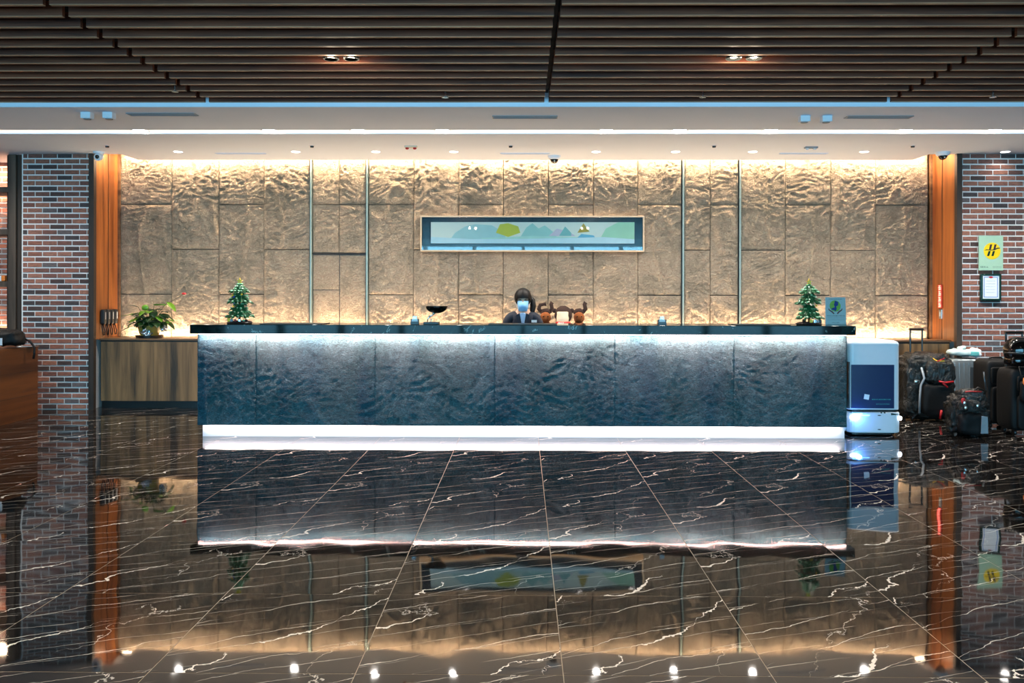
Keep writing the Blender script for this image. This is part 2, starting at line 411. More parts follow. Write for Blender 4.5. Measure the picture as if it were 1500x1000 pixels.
def panel(name, x0, x1, z0, z1, y, mat, parent, amp, seed, cell=.015, gap=.0035, depth=.03, flush=False):
    x0 += gap; x1 -= gap; z0 += gap; z1 -= gap
    nx = max(4, int((x1 - x0) / cell)); nz = max(4, int((z1 - z0) / cell)); vs = []; fs = []
    off = rnd.uniform(-.004, .004)
    for j in range(nz + 1):
        for i in range(nx + 1):
            x = x0 + (x1 - x0) * i / nx; z = z0 + (z1 - z0) * j / nz
            ed = min(i, nx - i, j, nz - j); e = 1 if (ed > 1 or flush) else (.25 if ed == 0 else .8)
            vs.append((x, y - (relief(x, z, seed, amp) * e + off + amp * .2), z))
    for j in range(nz):
        for i in range(nx): a = j * (nx + 1) + i; fs.append((a, a + 1, a + nx + 2, a + nx + 1))
    # rim back to the wall
    loop = [i for i in range(nx + 1)] + [j * (nx + 1) + nx for j in range(1, nz + 1)] + [nz * (nx + 1) + i for i in range(nx - 1, -1, -1)] + [j * (nx + 1) for j in range(nz - 1, 0, -1)]
    o = len(vs)
    for l in loop: vs.append((vs[l][0], y + depth, vs[l][2]))
    n = len(loop)
    for i in range(n): fs.append((loop[i], o + i, o + (i + 1) % n, loop[(i + 1) % n]))
    mb = MB(); mb.add(vs, fs); return mb.build(name, mat, parent, smooth=True)
def wx(px): return ony(px, 400, YW).x
def wz(py): return ony(766, py, YW).z
cols = [(176.3, 252, 'o'), (252, 321, 'e'), (321, 387, 'o'), (387, 454, 'e'), (540, 606, 'o'), (606, 672, 'e'), (672, 737, 'o'), (737, 803, 'e'), (803, 869, 'o'),
        (869, 934, 'e'), (934, 998, 'o'), (1002, 1040, 'e'), (1040, 1081, 'o'), (1085, 1150, 'e'), (1150, 1216, 'o'), (1216, 1282, 'e'), (1282, 1358.5, 'o')]
zt = HC + .14; zb = .875; za, zm, zc = wz(300), wz(366), wz(432)
pn = 0
for a, b, k in cols:
    zz = [zb, zc, za, zt] if k == 'o' else [zb, zm, zt]
    for i in range(len(zz) - 1):
        panel('stone_panel', wx(a), wx(b), zz[i], zz[i + 1], YW, 'stone', wb, .033, pn); pn += 1
zd = wz(372)
for a, b in ((458, 497), (497, 536)):
    panel('stone_panel', wx(a), wx(b), za, zt, YW, 'stone', wb, .026, pn); pn += 1
    panel('stone_panel', wx(a), wx(b), zd + .01, za, YW, 'stone', wb, .02, pn); pn += 1
# concealed door inside the wall
dr = struct(B('door_1', wx(458), wx(536), YW + .012, YW + .038, zb, zd - .01, 'black'))
panel('stone_panel', wx(458), wx(497), wz(425), zd - .012, YW + .012, 'stone', dr, .009, 71, depth=.012)
panel('stone_panel', wx(458), wx(497), zb, wz(425), YW + .012, 'stone', dr, .009, 72, depth=.012)
panel('stone_panel', wx(497), wx(536), zb, zd - .012, YW + .012, 'stone', dr, .007, 73, depth=.012)
B('door_edge_trim', wx(457), wx(537), YW - .008, YW + .01, zd - .006, zd + .006, 'trim', dr)
for i, px in enumerate((456, 538, 1000, 1083)):
    t_ = struct(B('trim_%d' % (i + 1), wx(px) - .009, wx(px) + .012, YW - .035, YW + .03, zb, zt, 'strip'))
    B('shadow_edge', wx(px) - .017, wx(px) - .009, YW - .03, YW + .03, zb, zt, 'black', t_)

# ------------------------------------------------------------------ side panels, trims, brick walls
for s, nm, n in ((-1, 'left', 5), (1, 'right', 6)):
    X = s * XR
    pa = MB(); pa.box(min(X, X + s * .03), max(X, X + s * .03), YB + .02, YW + .04, .875, 3.4)
    p = struct(pa.build('wall_%s_return' % nm, 'wood_orange'))
    B('panel_edge', *(sorted((X - s * .006, X + s * .002))), YB + .30, YB + .304, .89, 3.4, 'trim', p)
    # dark vertical edge on the stone side
    struct(B('trim_%d' % n, *(sorted((X - s * .028, X - s * .0))), YW - .04, YW + .03, .89, 3.34, 'wood_top'))
    struct(B('trim_%d' % (n + 2), *(sorted((X + s * .0, X + s * .065))), YB - .04, YB + .02, 0, HC, 'trim'))

bm_v = []
for q in range(5):
    r_ = random.Random(q); L, H, D = .0875, .0255, .006; c = .002
    def j(a): return a + r_.uniform(-.0016, .0016)
    mb = MB()
    mb.add([(-L, 0, -H), (L, 0, -H), (L, 0, H), (-L, 0, H), (j(-L), -D + c, j(-H)), (j(L), -D + c, j(-H)), (j(L), -D + c, j(H)), (j(-L), -D + c, j(H)),
            (j(-L + c), -D, j(-H + c)), (j(L - c), -D, j(-H + c)), (j(L - c), -D + r_.uniform(0, .002), j(H - c)), (j(-L + c), -D, j(H - c))],
           [(0, 1, 5, 4), (1, 2, 6, 5), (2, 3, 7, 6), (3, 0, 4, 7), (4, 5, 9, 8), (5, 6, 10, 9), (6, 7, 11, 10), (7, 4, 8, 11), (8, 9, 10, 11)])
    o = mb.build('brick', 'brick'); bm_v.append(o.data); bpy.data.objects.remove(o)
BP, BR = .187, .0683
def brick_wall(parent, x0, x1, y, off, indiv=True, z1=HC):
    out = []; nrow = int(z1 / BR); br = random.Random(int(off * 1000) + 5); joined = MB()
    for r_ in range(nrow + 1):
        z = (r_ + .5) * BR
        if z + .02 > z1: break
        x = x0 - BP + ((off + (.5 if r_ % 2 else 0)) % 1) * BP
        while x < x1:
            a, b = max(x, x0), min(x + BP - .0115, x1)
            if b - a > .014:
                if indiv:
                    o = bpy.data.objects.new('brick', br.choice(bm_v)); COL.objects.link(o); o.parent = parent
                    o.location = ((a + b) / 2, y - br.uniform(-.001, .003), z); o.scale = ((b - a) / .175, 1, 1)
                else: joined.box(a, b, y - .006, y, z - .0255, z + .0255)
            x += BP
    if not indiv: tag(joined.build('brickwork', 'brick_far', parent), kind='stuff')
# material for joined bricks: colour by position cell
t = NT('brick_far'); g = t.n('ShaderNodeNewGeometry').outputs['Position']
vv = t.n('ShaderNodeTexVoronoi', feature='F1', ins={'Vector': t.mapped(g, (1 / BP, .1, 1 / BR)), 'Scale': 1.0})
sx = t.n('ShaderNodeSeparateColor', ins={0: vv.outputs['Color']})
M['brick_far'] = t.set(t.ramp(sx.outputs[0], [(0, '#5b3c37'), (.3, '#8a5244'), (.5, '#a3654f'), (.75, '#6e5450')]), .85)
wl = struct(B('wall_back_left', -6.29, -XR - .06, YB, YB + .7, 0, HC, 'mortar'))
brick_wall(wl, -6.27, -XR - .075, YB, .33)
wr = struct(B('wall_back_right', XR + .06, XX, YB, YB + .7, 0, HC, 'mortar'))
brick_wall(wr, XR + .075, 6.36, YB, .6)
brick_wall(wr, 6.37, XX, YB, .2, False)
# brick wall behind the open shelf
wa = struct(B('wall_alcove', XL, -6.29, 10.5, 10.6, 0, HC, 'mortar')); brick_wall(wa, XL, -6.29, 10.5, .1, False)

# ------------------------------------------------------------------ ceiling
YF = 7.37
c1 = MB(); c1.box(XL, XX, YF, 8.39, HC, HC + .06); c1.box(XL, XX, 8.39, 8.6, HC + .025, HC + .06); c1.box(XL, XX, 8.6, 9.86, HC, HC + .06)
c1.box(-5.04, 5.04, 9.86, 10.28, HC, HC + .06); c1.box(XL, -XR - .03, 9.86, 11, HC, HC + .06); c1.box(XR + .03, XX, 9.86, 11, HC, HC + .06)
c1.box(XL, XX, 9.9, 11.0, 3.4, 3.5); c1.box(XL, XX, YF - .012, YF - .001, HC, 3.36)
ce = struct(c1.build('ceiling', 'ceil'))
B('light_channel', XL, XX, 8.395, 8.595, HC + .012, HC + .0249, 'channel', ce)
cb = struct(B('ceiling_backing', XL, XX, -5.1, YF, 3.36, 3.42, 'void'))
PS = .2066; HS = .10; TS = .03; ylast = 7.33; HSL = 3.24
bounds = [-9.27, -6.11, -2.95, .215, 3.38, 6.54, 9.7]
def slat_mb(L, mbx=None, x=0, y=0):
    mb = mbx or MB(); h = L / 2; c = .008
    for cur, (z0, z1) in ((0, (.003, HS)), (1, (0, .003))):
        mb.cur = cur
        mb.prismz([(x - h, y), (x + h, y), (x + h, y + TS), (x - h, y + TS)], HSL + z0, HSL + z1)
    mb.cur = 0
    return mb
src = {}
for i in range(len(bounds) - 1):
    a = max(bounds[i], XL) + .02; b = min(bounds[i + 1], XX) - .02
    L = b - a; key = round(L, 3)
    if key not in src: o = slat_mb(L).build('slat', ['slat', 'slat_edge']); src[key] = o.data; bpy.data.objects.remove(o)
    r_ = 0
    while True:
        y = ylast - r_ * PS
        if y < 2.9: break
        o = bpy.data.objects.new('slat', src[key]); COL.objects.link(o); o.parent = cb; o.location = ((a + b) / 2, y, 0); r_ += 1
mb = MB(); y = ylast - r_ * PS
while y > -4.9:
    for i in range(len(bounds) - 1):
        a = max(bounds[i], XL) + .02; b = min(bounds[i + 1], XX) - .02; slat_mb(b - a, mb, (a + b) / 2, y)
    y -= PS
tag(mb.build('slatting', ['slat', 'slat_edge'], cb), kind='stuff')
for x in bounds[1:-1]: B('slat_bearer', x - .015, x + .015, -4.9, YF, HSL + .09, 3.36, 'void', cb)

# light slot lamps, downlights, spots
def downlight(name, label, cat, group, p, r=.05, lens='lens', power=22, z=HC, ring=True, color=(1, .92, .84)):
    e = thing(name, label, cat, (p.x, p.y, z), group=group)
    MB().lathe([(r, -.001), (r * 1.22, -.004), (r * 1.25, 0)], 24).build('trim_ring', 'white', e)
    MB().lathe([(r, -.006), (r * .98, -.002)], 24).build('lens', lens, e)
    l = bpy.data.lights.new('downlight_beam', 'SPOT'); l.energy = power; l.color = color; l.spot_size = R(160); l.spot_blend = 1; l.shadow_soft_size = r * .8
    lo = bpy.data.objects.new('downlight_beam', l); COL.objects.link(lo); lo.parent = e; lo.location = (0, 0, -.02)
    return e
for i, px in enumerate((205, 395, 525, 648, 888, 995, 1128, 1325, 1455)):
    p = onz(px, 193, HC); p.y = 8.495
    downlight('slot_downlight', 'round downlight in the long ceiling light slot, %s from the left' % ORD[i], 'ceiling light', 'downlights in the ceiling slot', p, .075, 'spotlens', 165, HC + .013)
for s_, nm in ((-1, 'left'), (1, 'right')):  # unseen end lamps added to brighten the brick piers
    downlight('slot_downlight', 'round downlight at the far %s end of the ceiling slot, beyond the brick pier' % nm, 'ceiling light', 'downlights in the ceiling slot', Vector((s_ * 6.7, 8.495, 0)), .075, 'spotlens', 165, HC + .013)
for i, px in enumerate((262, 434, 551, 665, 873, 989, 1102, 1265, 1471)):
    p = onz(px, 222.5, HC); p.y = 9.68
    downlight('downlight', 'small round recessed downlight nearest the stone wall, %s from the left' % ORD[i], 'ceiling light', 'downlights near the stone wall', p, .05, 'dimlens', 16 if i < 8 else 5)
for nm, a in (('left', (484, 514)), ('right', (1075, 1105))):
    cx = onz((a[0] + a[1]) / 2, 86, HSL).x
    e = thing('twin_spotlight', 'black twin spotlight set between the wooden ceiling slats, on the %s' % nm, 'ceiling light', (cx, ylast - 7 * PS + TS + (PS - TS) / 2, HSL), group='twin spotlights in the slats')
    B('housing', -.19, .19, -.062, .062, .035, .115, 'black', e, .004)
    for s in (-1, 1):
        h = MB().lathe([(.058, .0), (.062, .004), (.05, .036), (.048, .0)], 24, Matrix.Translation((s * .077, 0, .0))).build('lamp_head', 'steel', e)
        MB().lathe([(.046, .002), (.044, .008)], 24, Matrix.Translation((s * .077, 0, 0))).build('lens', 'spotlens', h)
        l = bpy.data.lights.new('spot_beam', 'SPOT'); l.energy = 45; l.color = (1, .85, .7); l.spot_size = R(95); l.spot_blend = .7; l.shadow_soft_size = .04
        lo = bpy.data.objects.new('spot_beam', l); COL.objects.link(lo); lo.parent = e; lo.location = (s * .077, 0, -.01)
        l2 = bpy.data.lights.new('lamp_glow', 'POINT'); l2.energy = 1.2; l2.color = (1, .8, .6); l2.shadow_soft_size = .03
        lo = bpy.data.objects.new('lamp_glow', l2); COL.objects.link(lo); lo.parent = e; lo.location = (s * .077, 0, -.03)
# two unseen rows of twin spotlights added over the lobby as fill light
ts0 = e
k_ = 0
for yy in (ylast - 22 * PS + TS / 2 + PS / 2 + 0, ylast - 38 * PS + TS / 2 + PS / 2):
    for xx in (-4.4, -1.35, 1.65, 4.7):
        c = copy_tree(ts0)
        for g_ in kids(c):
            if g_.type == 'LIGHT' and g_.data.type == 'SPOT':
                if 'lobby_beam' not in bpy.data.lights: d_ = g_.data.copy(); d_.name = 'lobby_beam'; d_.energy = 110; d_.spot_size = R(155); d_.spot_blend = 1
                g_.data = bpy.data.lights['lobby_beam']
        c.location = (xx, yy, HSL); k_ += 1
        c['label'] = 'black twin spotlight between ceiling slats over the front lobby, %s of eight' % ORD[k_ - 1]
        del c['group']; c['group'] = 'twin spotlights over the lobby'
# sprinklers in slats
for i, (px, py) in enumerate(((255, 128), (650, 132), (1033, 133), (1459, 135))):
    p = onz(px, py, HSL)
    yy = ylast - round((ylast - p.y) / PS) * PS + TS + (PS - TS) / 2
    e = thing('sprinkler', 'tiny silver sprinkler head hanging from the slats, %s from the left' % ORD[i], 'sprinkler', (p.x, yy, HSL), group='sprinklers in the slats')
    MB().lathe([(.008, -.03), (.008, .12)], 10).build('stem', 'steel', e); MB().lathe([(.03, -.034), (.03, -.030)], 16).build('deflector', 'steel', e)
    for s in (-1, 1): MB().tube([(0, s * .006, -.031), (0, s * .02, -.015), (0, s * .006, 0)], .003, 6).build('frame_arm', 'steel', e)
for i, px in enumerate((157, 457, 748, 1046, 1337)):
    p = onz(px, 213.5, HC)
    e = thing('sprinkler', 'tiny dark sprinkler in the white ceiling, %s from the left' % ORD[i], 'sprinkler', (p.x, p.y, HC), group='sprinklers in the white ceiling')
    MB().lathe([(.02, -.02), (.022, 0)], 12).build('stem', 'black', e); MB().lathe([(.034, -.003), (.034, 0)], 16).build('plate', 'white', e)
# slot vents
for i, (px, py, wpx) in enumerate(((238, 167, 100), (769, 171, 95), (1287, 171, 96))):
    a, b = onz(px - wpx / 2, py, HC), onz(px + wpx / 2, py, HC)
    e = thing('slot_vent', 'long narrow air vent by the edge of the wood ceiling, %s' % ('at left', 'in the middle', 'at right')[i], 'air vent', ((a.x + b.x) / 2, (a.y + b.y) / 2, HC), group='air vents at the front')
    w2 = (b.x - a.x) / 2
    fr = MB(); fr.box(-w2, w2, -.055, -.045, -.008, 0); fr.box(-w2, w2, .045, .055, -.008, 0); fr.box(-w2, -w2 + .01, -.045, .045, -.008, 0); fr.box(w2 - .01, w2, -.045, .045, -.008, 0)
    fr.build('vent_frame', 'grey', e); B('backing', -w2 + .01, w2 - .01, -.045, .045, -.002, 0, 'black', e)
    for k in range(3): B('blade', -w2 + .01, w2 - .01, -.032 + .028 * k, -.022 + .028 * k, -.007, -.002, 'grey', e)
for i, (px, wpx) in enumerate(((348, 76), (769, 74), (1182, 72))):
    a, b = onz(px - wpx / 2, 222, HC), onz(px + wpx / 2, 222, HC); w2 = (b.x - a.x) / 2
    e = thing('slot_vent', 'slim air vent close to the stone wall, %s' % ('at left', 'in the middle', 'at right')[i], 'air vent', ((a.x + b.x) / 2, a.y + .12, HC), group='air vents at the back')
    fr = MB(); fr.box(-w2, w2, -.03, -.022, -.006, 0); fr.box(-w2, w2, .022, .03, -.006, 0); fr.box(-w2, -w2 + .01, -.022, .022, -.006, 0); fr.box(w2 - .01, w2, -.022, .022, -.006, 0)
    fr.build('vent_frame', 'ceil', e); B('backing', -w2 + .01, w2 - .01, -.022, .022, -.002, 0, 'grey', e); B('blade', -w2 + .01, w2 - .01, -.003, .003, -.005, -.002, 'ceil', e)
for i, (px, py) in enumerate(((128, 168), (160, 168), (1178, 173), (1210, 173))):
    p = onz(px, py - 3, HC)
    e = thing('surface_spotlight', 'small white box spotlight on the white ceiling, %s' % ('outer one of the left pair', 'inner one of the left pair', 'inner one of the right pair', 'outer one of the right pair')[i], 'spotlight', (p.x, p.y, HC), group='box spotlights')
    B('housing', -.048, .048, -.04, .04, -.06, 0, 'white', e, .006); MB().lathe([(.034, -.066), (.036, -.058)], 20).build('lens', 'grey', e)
for i, (px, py) in enumerate(((602, 214), (1188, 215))):
    p = onz(px, py, HC)
    e = thing('emergency_light', 'flat %s emergency fitting on the white ceiling' % ('reddish', 'grey twin-headed')[i], 'emergency light', (p.x, p.y, HC))
    B('base', -.075, .075, -.03, .03, -.018, 0, ('cream', 'grey')[i], e, .004)
    for s in (-1, 1): MB().sup((s * .045, 0, -.026), (.022, .022, .014), 1, 12, 8).build('lamp_head', ('red', 'white')[i], e, smooth=True)
# cameras
def dome(px, py, label, y):
    p = ony(px, py, y)
    e = thing('dome_camera', label, 'security camera', (p.x, y, HC))
    MB().lathe([(.062, -.045), (.078, -.03), (.085, 0)], 28).build('housing', 'white', e, smooth=False)
    MB().sup((0, 0, -.045), (.052, .052, .05), 1, 24, 14).build('dome', 'blackgloss', e, smooth=True)
    MB().sup((0, -.04, -.07), (.012, .012, .012), 1, 12, 8).build('lens', 'steel', e, smooth=True)
dome(812, 226, 'black-domed security camera hanging in the middle of the ceiling edge', 9.98)
dome(1381, 222, 'black-domed security camera above the right wooden panel', 9.72)
p = ony(145, 224, 9.7)
e = thing('turret_camera', 'white turret security camera above the left wooden panel', 'security camera', (p.x, 9.7, HC))
MB().lathe([(.062, -.025), (.068, 0)], 24).build('base', 'white', e)
MB().lathe([(.03, 0), (.045, .012), (.05, .06), (.04, .09)], 24, Matrix.Translation((0.0, 0, -.06)) @ Matrix.Rotation(R(112), 4, 'X') @ Matrix.Translation((0, 0, -.045))).build('body', 'white', e)
MB().sup((.002, .035 - .08, -.065), (.027, .014, .027), 1, 18, 10).build('lens', 'blackgloss', e, smooth=True)

# ------------------------------------------------------------------ LED coves
def led(name, label, x0, x1, y, z, mat, lights, sz=.008, sy=.008, par=None):
    o = B(name, x0, x1, y - sy, y + sy, z - sz, z + sz, mat, par)
    if not par: tag(o, label, 'led strip')
    return o
led('led_strip', None, -5.0, 5.0, 10.32, HC + .1, 'led_warm', None, par=ce)
area_light('cove_light', (0, 10.335, HC + .09), (R(12), 0, 0), 10.5, .05, P_COVE_TOP, WARM)

area_light('cove_light', (0, 10.335, .882), (R(180 - 14), 0, 0), 10.5, .05, P_COVE_LOW, WARM)
for s in (-1, 1): area_light('side_cove_light', (s * 4.99, 10.05, 3.325), (0, R(s * -62), 0), .04, .36, 12, WARM)

# ------------------------------------------------------------------ back cabinet
CT = .885
cbn = thing('sideboard', 'long walnut sideboard running under the stone wall behind the desk', 'sideboard', (0, 0, 0))
B('carcass', -XR + .005, XR - .005, 9.97, 10.28, .09, .845, 'wood_dark', cbn)
B('kick_board', -XR + .005, XR - .005, 10.0, 10.04, 0, .09, 'black', cbn)
B('top_board', -XR + .002, XR - .002, 9.935, 10.285, .862, CT, 'wood_top', cbn, .002)
B('led_strip', -5.2, 5.2, 10.285, 10.295, .85, .86, 'led_warm', cbn)
B('shadow_gap', -XR + .005, XR - .005, 9.96, 10.0, .845, .862, 'black', cbn)
x = -XR + .02; nd = 16; wd = (2 * XR - .04) / nd
for k in range(nd):
    B('door', x + k * wd + .0015, x + (k + 1) * wd - .0015, 9.945, 9.969, .095, .842, 'wood_walnut', cbn, .0015)

# ------------------------------------------------------------------ reception desk
DL, DR = ony(290, 560, YD).x, ony(1240, 560, YD).x
dk = thing('reception_desk', 'long reception desk with slate front and black marble counter top', 'desk', (0, 0, 0))
zst, zsb = 1.052, .125
jx = [DL] + [ony(p, 560, YD).x for p in (375, 550, 725, 900, 1075)] + [DR]
for i in range(6): panel('slate_panel', jx[i], jx[i + 1], zsb, zst, YD, 'slate', dk, .011, 100, cell=.014, gap=.0006, depth=.035, flush=True)
B('body', DL + .01, DR - .01, YD + .03, 8.35, .14, 1.05, 'black', dk)
for s, X in ((-1, DL), (1, DR)): B('end_panel', *sorted((X, X - s * .012)), YD + .02, 8.36, zsb, zst, 'slate', dk)
B('counter_top', ony(278, 480, 7.85).x, ony(1254, 480, 7.85).x, 7.85, 8.42, 1.055, 1.146, 'counter', dk, .003)
B('plinth', ony(297, 630, 8.03).x, ony(1237, 630, 8.03).x, 8.03, 8.3, 0, .14, 'white', dk)
B('work_surface', DL + .1, DR - .1, 8.35, 8.62, .72, .75, 'wood_top', dk)
for X in (DL + .12, 0, DR - .12): B('support', X - .015, X + .015, 8.36, 8.58, 0, .72, 'black', dk)
led('led_strip', None, DL + .02, DR - .02, 7.93, 1.049, 'led_pink', None, .004, .008, dk)
led('led_strip', None, DL + .06, DR - .06, 8.0, .122, 'led_pink', None, .003, .006, dk)
area_light('counter_light', ((DL + DR) / 2, 7.925, 1.043), (R(14), 0, 0), DR - DL - .06, .03, P_COUNTER, SALMON, dk)
area_light('plinth_light', ((DL + DR) / 2, 7.995, .117), (R(30), 0, 0), DR - DL - .1, .02, P_PLINTH, PINK, dk)

# thin mats on the counter
ZC = 1.1465
for nm, a, b, lab in (('mat', 388, 478, 'thin dark writing mat on the counter right of the left tree'), ('mat', 716, 815, 'thin dark writing mat on the counter in front of the receptionist'), ('mat', 1072, 1150, 'thin dark writing mat on the counter left of the right tree')):
    A, Bp = ony(a, 476, 8.1), ony(b, 476, 8.1)
    o = B('desk_mat', A.x, Bp.x, 7.93, 8.25, ZC, ZC + .007, 'black', None, .002); tag(o, lab, 'desk mat', 'desk mats on the counter')

# ------------------------------------------------------------------ block Christmas trees
def leafball(mb, p, r, dirv):
    d = Vector(dirv).normalized(); e1 = d.cross(Vector((0, 0, 1))).normalized(); e2 = e1.cross(d)
    a, b, c = r * 1.5, r * .9, r * .55
    vs = [p + d * a, p - d * a, p + e1 * b, p - e1 * b, p + e2 * c, p - e2 * c]
    mb.add(vs, [(0, 2, 4), (2, 1, 4), (1, 3, 4), (3, 0, 4), (2, 0, 5), (1, 2, 5), (3, 1, 5), (0, 3, 5)])
def xtree(px, seed, label, fancy):
    y = 8.1; p = ony(px, 474, y); r_ = random.Random(seed)
    e = thing('christmas_tree', label, 'christmas tree', (p.x, y, ZC), group='toy christmas trees on the counter')
    s = .007
    MB().lathe([(.122, 0), (.126, .006), (.12, .022), (.09, .03)], 12).build('base', 'darkplush', e)
    MB().lathe([(.012, .02), (.012, .3)], 8).build('trunk', 'brown', e)
    fo = MB(); fo2 = MB()
    lobes = [(.33, .40, .02, .088), (.225, .31, .045, .122), (.075, .195, .05, .135)]
    for z0, z1, r1, r2 in lobes:
        nl = 4
        for k in range(nl):
            f = k / (nl - 1); z = z1 + (z0 - z1) * f; rr = r1 + (r2 - r1) * f; n = int(7 + rr * 100)
            for q in range(n):
                a = 2 * math.pi * (q + r_.random() * .5 + k * .5) / n; rj = rr * r_.uniform(.7, 1.05)
                d = (math.cos(a), math.sin(a), -.55)
                leafball(fo, Vector((math.cos(a) * rj, math.sin(a) * rj, z + r_.uniform(-.012, .008))), .021, d)
                if r_.random() < .62: leafball(fo2, Vector((math.cos(a) * (rj + .004), math.sin(a) * (rj + .004), z + .010)), .013, (math.cos(a + .6), math.sin(a + .6), -.2))
        fo.lathe([(r2 * .75, z0), (r1 * .7, z1)], 12)
    tag(fo.build('foliage', 'green', e), kind='stuff'); tag(fo2.build('leaf_tips', 'green2', e), kind='stuff')
    st = []
    for k in range(10):
        a = math.pi / 2 + k * math.pi / 5; rr = .034 if k % 2 == 0 else .014; st.append((rr * math.cos(a), .438 + rr * math.sin(a)))
    MB().prism(st, -.008, .008).build('star', 'yellow', e)
    orn = [(-.045, .29, 'yellow'), (-.03, .275, 'blue'), (-.028, .215, 'blue'), (-.03, .18, 'yellow'), (.05, .16, 'green2'), (.045, .30, 'yellow')] if fancy else [(.0, .305, 'green2'), (.04, .2, 'yellow')]
    for ox, oz, m in orn: MB().sup((ox, -.11 + max(0, oz - .15) * .25, oz), (.010, .010, .010), 1, 10, 8).build('bauble', m, e, smooth=True)
    gifts = [(-.085, 'yellow', .02), (-.05, 'grey', .016), (-.012, 'red', .014), (.03, 'foil', .016), (.065, 'green2', .012), (.09, 'darkplush', .014)] if fancy else [(-.07, 'darkplush', .02), (-.01, 'yellow', .02), (.03, 'foil', .02), (.065, 'grey', .016), (.09, 'black', .018)]
    for gx, m, h in gifts:
        MB().sup((gx, -.085 if abs(gx) < .06 else -.06, .02 + h), (h * .8, h * .7, h), .35, 12, 8).build('gift', m, e)
    # little railing round the base
    MB().tube([(.128 * math.cos(a), .128 * math.sin(a), .012) for a in [2 * math.pi * k / 24 for k in range(24)]], .004, 6, True).build('track', 'black', e)
xtree(351, 2, 'toy Christmas tree with blue baubles on the left end of the counter', True)
xtree(1185, 5, 'toy Christmas tree without blue baubles beside the globe sign', False)

# globe sign
y = 8.12; A = ony(1225, 476, y)
e = thing('counter_sign', 'upright clear sign with a green globe held by two hands', 'sign', (A.x, y, ZC), R(4))
tilt = Matrix.Rotation(R(-8), 4, 'X')
def sg(mb, *a, **k): return mb
W, H = .105, .285
MB().prism([(-W - .008, 0), (W, 0), (W + .01, H), (-W + .008, H)], 0, .004, tilt).build('sheet', 'paper', e).data.materials[0] = plain('sign_paper', '#c3d2d0', .4, var=.03)
MB().prism([(-W - .014, 0), (W + .006, 0), (W + .016, H + .005), (-W + .002, H + .005)], -.007, -.004, tilt).build('acrylic_cover', 'clear', e)
B('foot', -W, W, -.02, .08, 0, .004, 'clear', e)
MB().prism(circ(0, .195, .058, 28), -.0022, -.001, tilt).build('globe_print', plain('globe_green', '#8fc04a', .5, var=.3, scale=30), e)
MB().prism([(0, .25), (.035, .235), (.03, .2), (.01, .19), (.014, .165), (0, .138), (-.012, .15), (-.045, .16), (-.03, .175), (-.005, .18), (-.012, .21), (-.005, .23)], -.0034, -.0024, tilt).build('globe_sea', plain('globe_blue', '#123c8c', .5), e)
for s in (-1, 1): MB().prism([(s * x_, z_) for x_, z_ in [(.068, .17), (.06, .155), (.035, .143), (.012, .118), (.022, .11), (.045, .132), (.068, .148), (.075, .165)]], -.0034, -.0024, tilt).build('hand_print', plain('hand_brown', '#7c4f42', .6), e)
def textline(parent, x0, x1, z, h, y, mat, rg, M4=None, name='lettering'):
    mb = MB(); x = x0
    while x < x1:
        cw = h * .85
        for q in range(3): 
            if rg.random() < .85: mb.box(x + .0, x + cw * rg.uniform(.6, 1), y - .0006, y, z + h * (.05 + q * .36), z + h * (.05 + q * .36) + h * .16, M4)
        mb.box(x + cw * .4, x + cw * .55, y - .0006, y, z, z + h * .95, M4)
        x += cw * 1.3
    return tag(mb.build(name, mat, parent), kind='stuff')
rg = random.Random(4)
textline(e, -.062, .07, .262, .007, -.001, 'ink', rg, tilt); textline(e, -.09, .09, .088, .012, -.001, 'ink', rg, tilt)
textline(e, -.088, .085, .073, .006, -.001, 'printgrey', rg, tilt); textline(e, -.09, .09, .058, .004, -.001, 'printgrey', rg, tilt)
textline(e, -.09, .09, .047, .004, -.001, 'printgrey', rg, tilt); textline(e, -.045, .03, .02, .008, -.001, 'ink', rg, tilt)

# tilted bowl-shaped reader on a jointed arm
p = ony(631, 475, 8.1)
e = thing('counter_lamp', 'black half-bowl desk lamp on a jointed silver arm and flat base', 'lamp', (p.x, 8.1, ZC))
B('base', -.07, .085, -.05, .06, 0, .022, 'black', e, .003)
prof = []
for k in range(11): a = R(90 * k / 10); prof.append((max(.002, .115 * math.sin(a)), .185 - .075 * math.cos(a)))
MB().lathe(prof + [(.112, .187), (.1, .186)], 36, Matrix.Translation((.06, 0, 0))).build('bowl', 'blackgloss', e, smooth=False)
MB().tube([(-.035, 0, .02), (-.03, 0, .055), (-.01, 0, .08), (.01, 0, .09), (.045, 0, .112)], .006, 8).build('arm', 'steel', e, smooth=True)
MB().tube([(.0, .0, .02), (.002, 0, .055)], .006, 8).build('post', 'steel', e)
for x_, z_ in ((-.01, .08), (.03, .108)): MB().sup((x_, 0, z_), (.014, .014, .012), 1, 12, 8).build('joint', 'steel', e, smooth=True)
def cardbox(px, label):
    p = ony(px, 475, 8.08); e = thing('card_holder', label, 'card holder', (p.x, 8.02, ZC), group='small card holders on the counter')
    B('base', -.042, .042, -.035, .035, 0, .03, 'black', e, .002)
    B('card_stack', -.03, .03, -.02, .02, .03, .05, 'paper', e)
    for s in (-1, 1): B('side_clip', *sorted((s * .03, s * .042)), -.02, .02, .03, .055, 'black', e)
    B('clear_lid', -.022, .022, -.015, .015, .05, .085, 'foil', e, .003)
cardbox(609, 'small card holder with clear top beside the half-bowl lamp')
cardbox(968, 'small card holder with clear top alone on the right half of the counter')

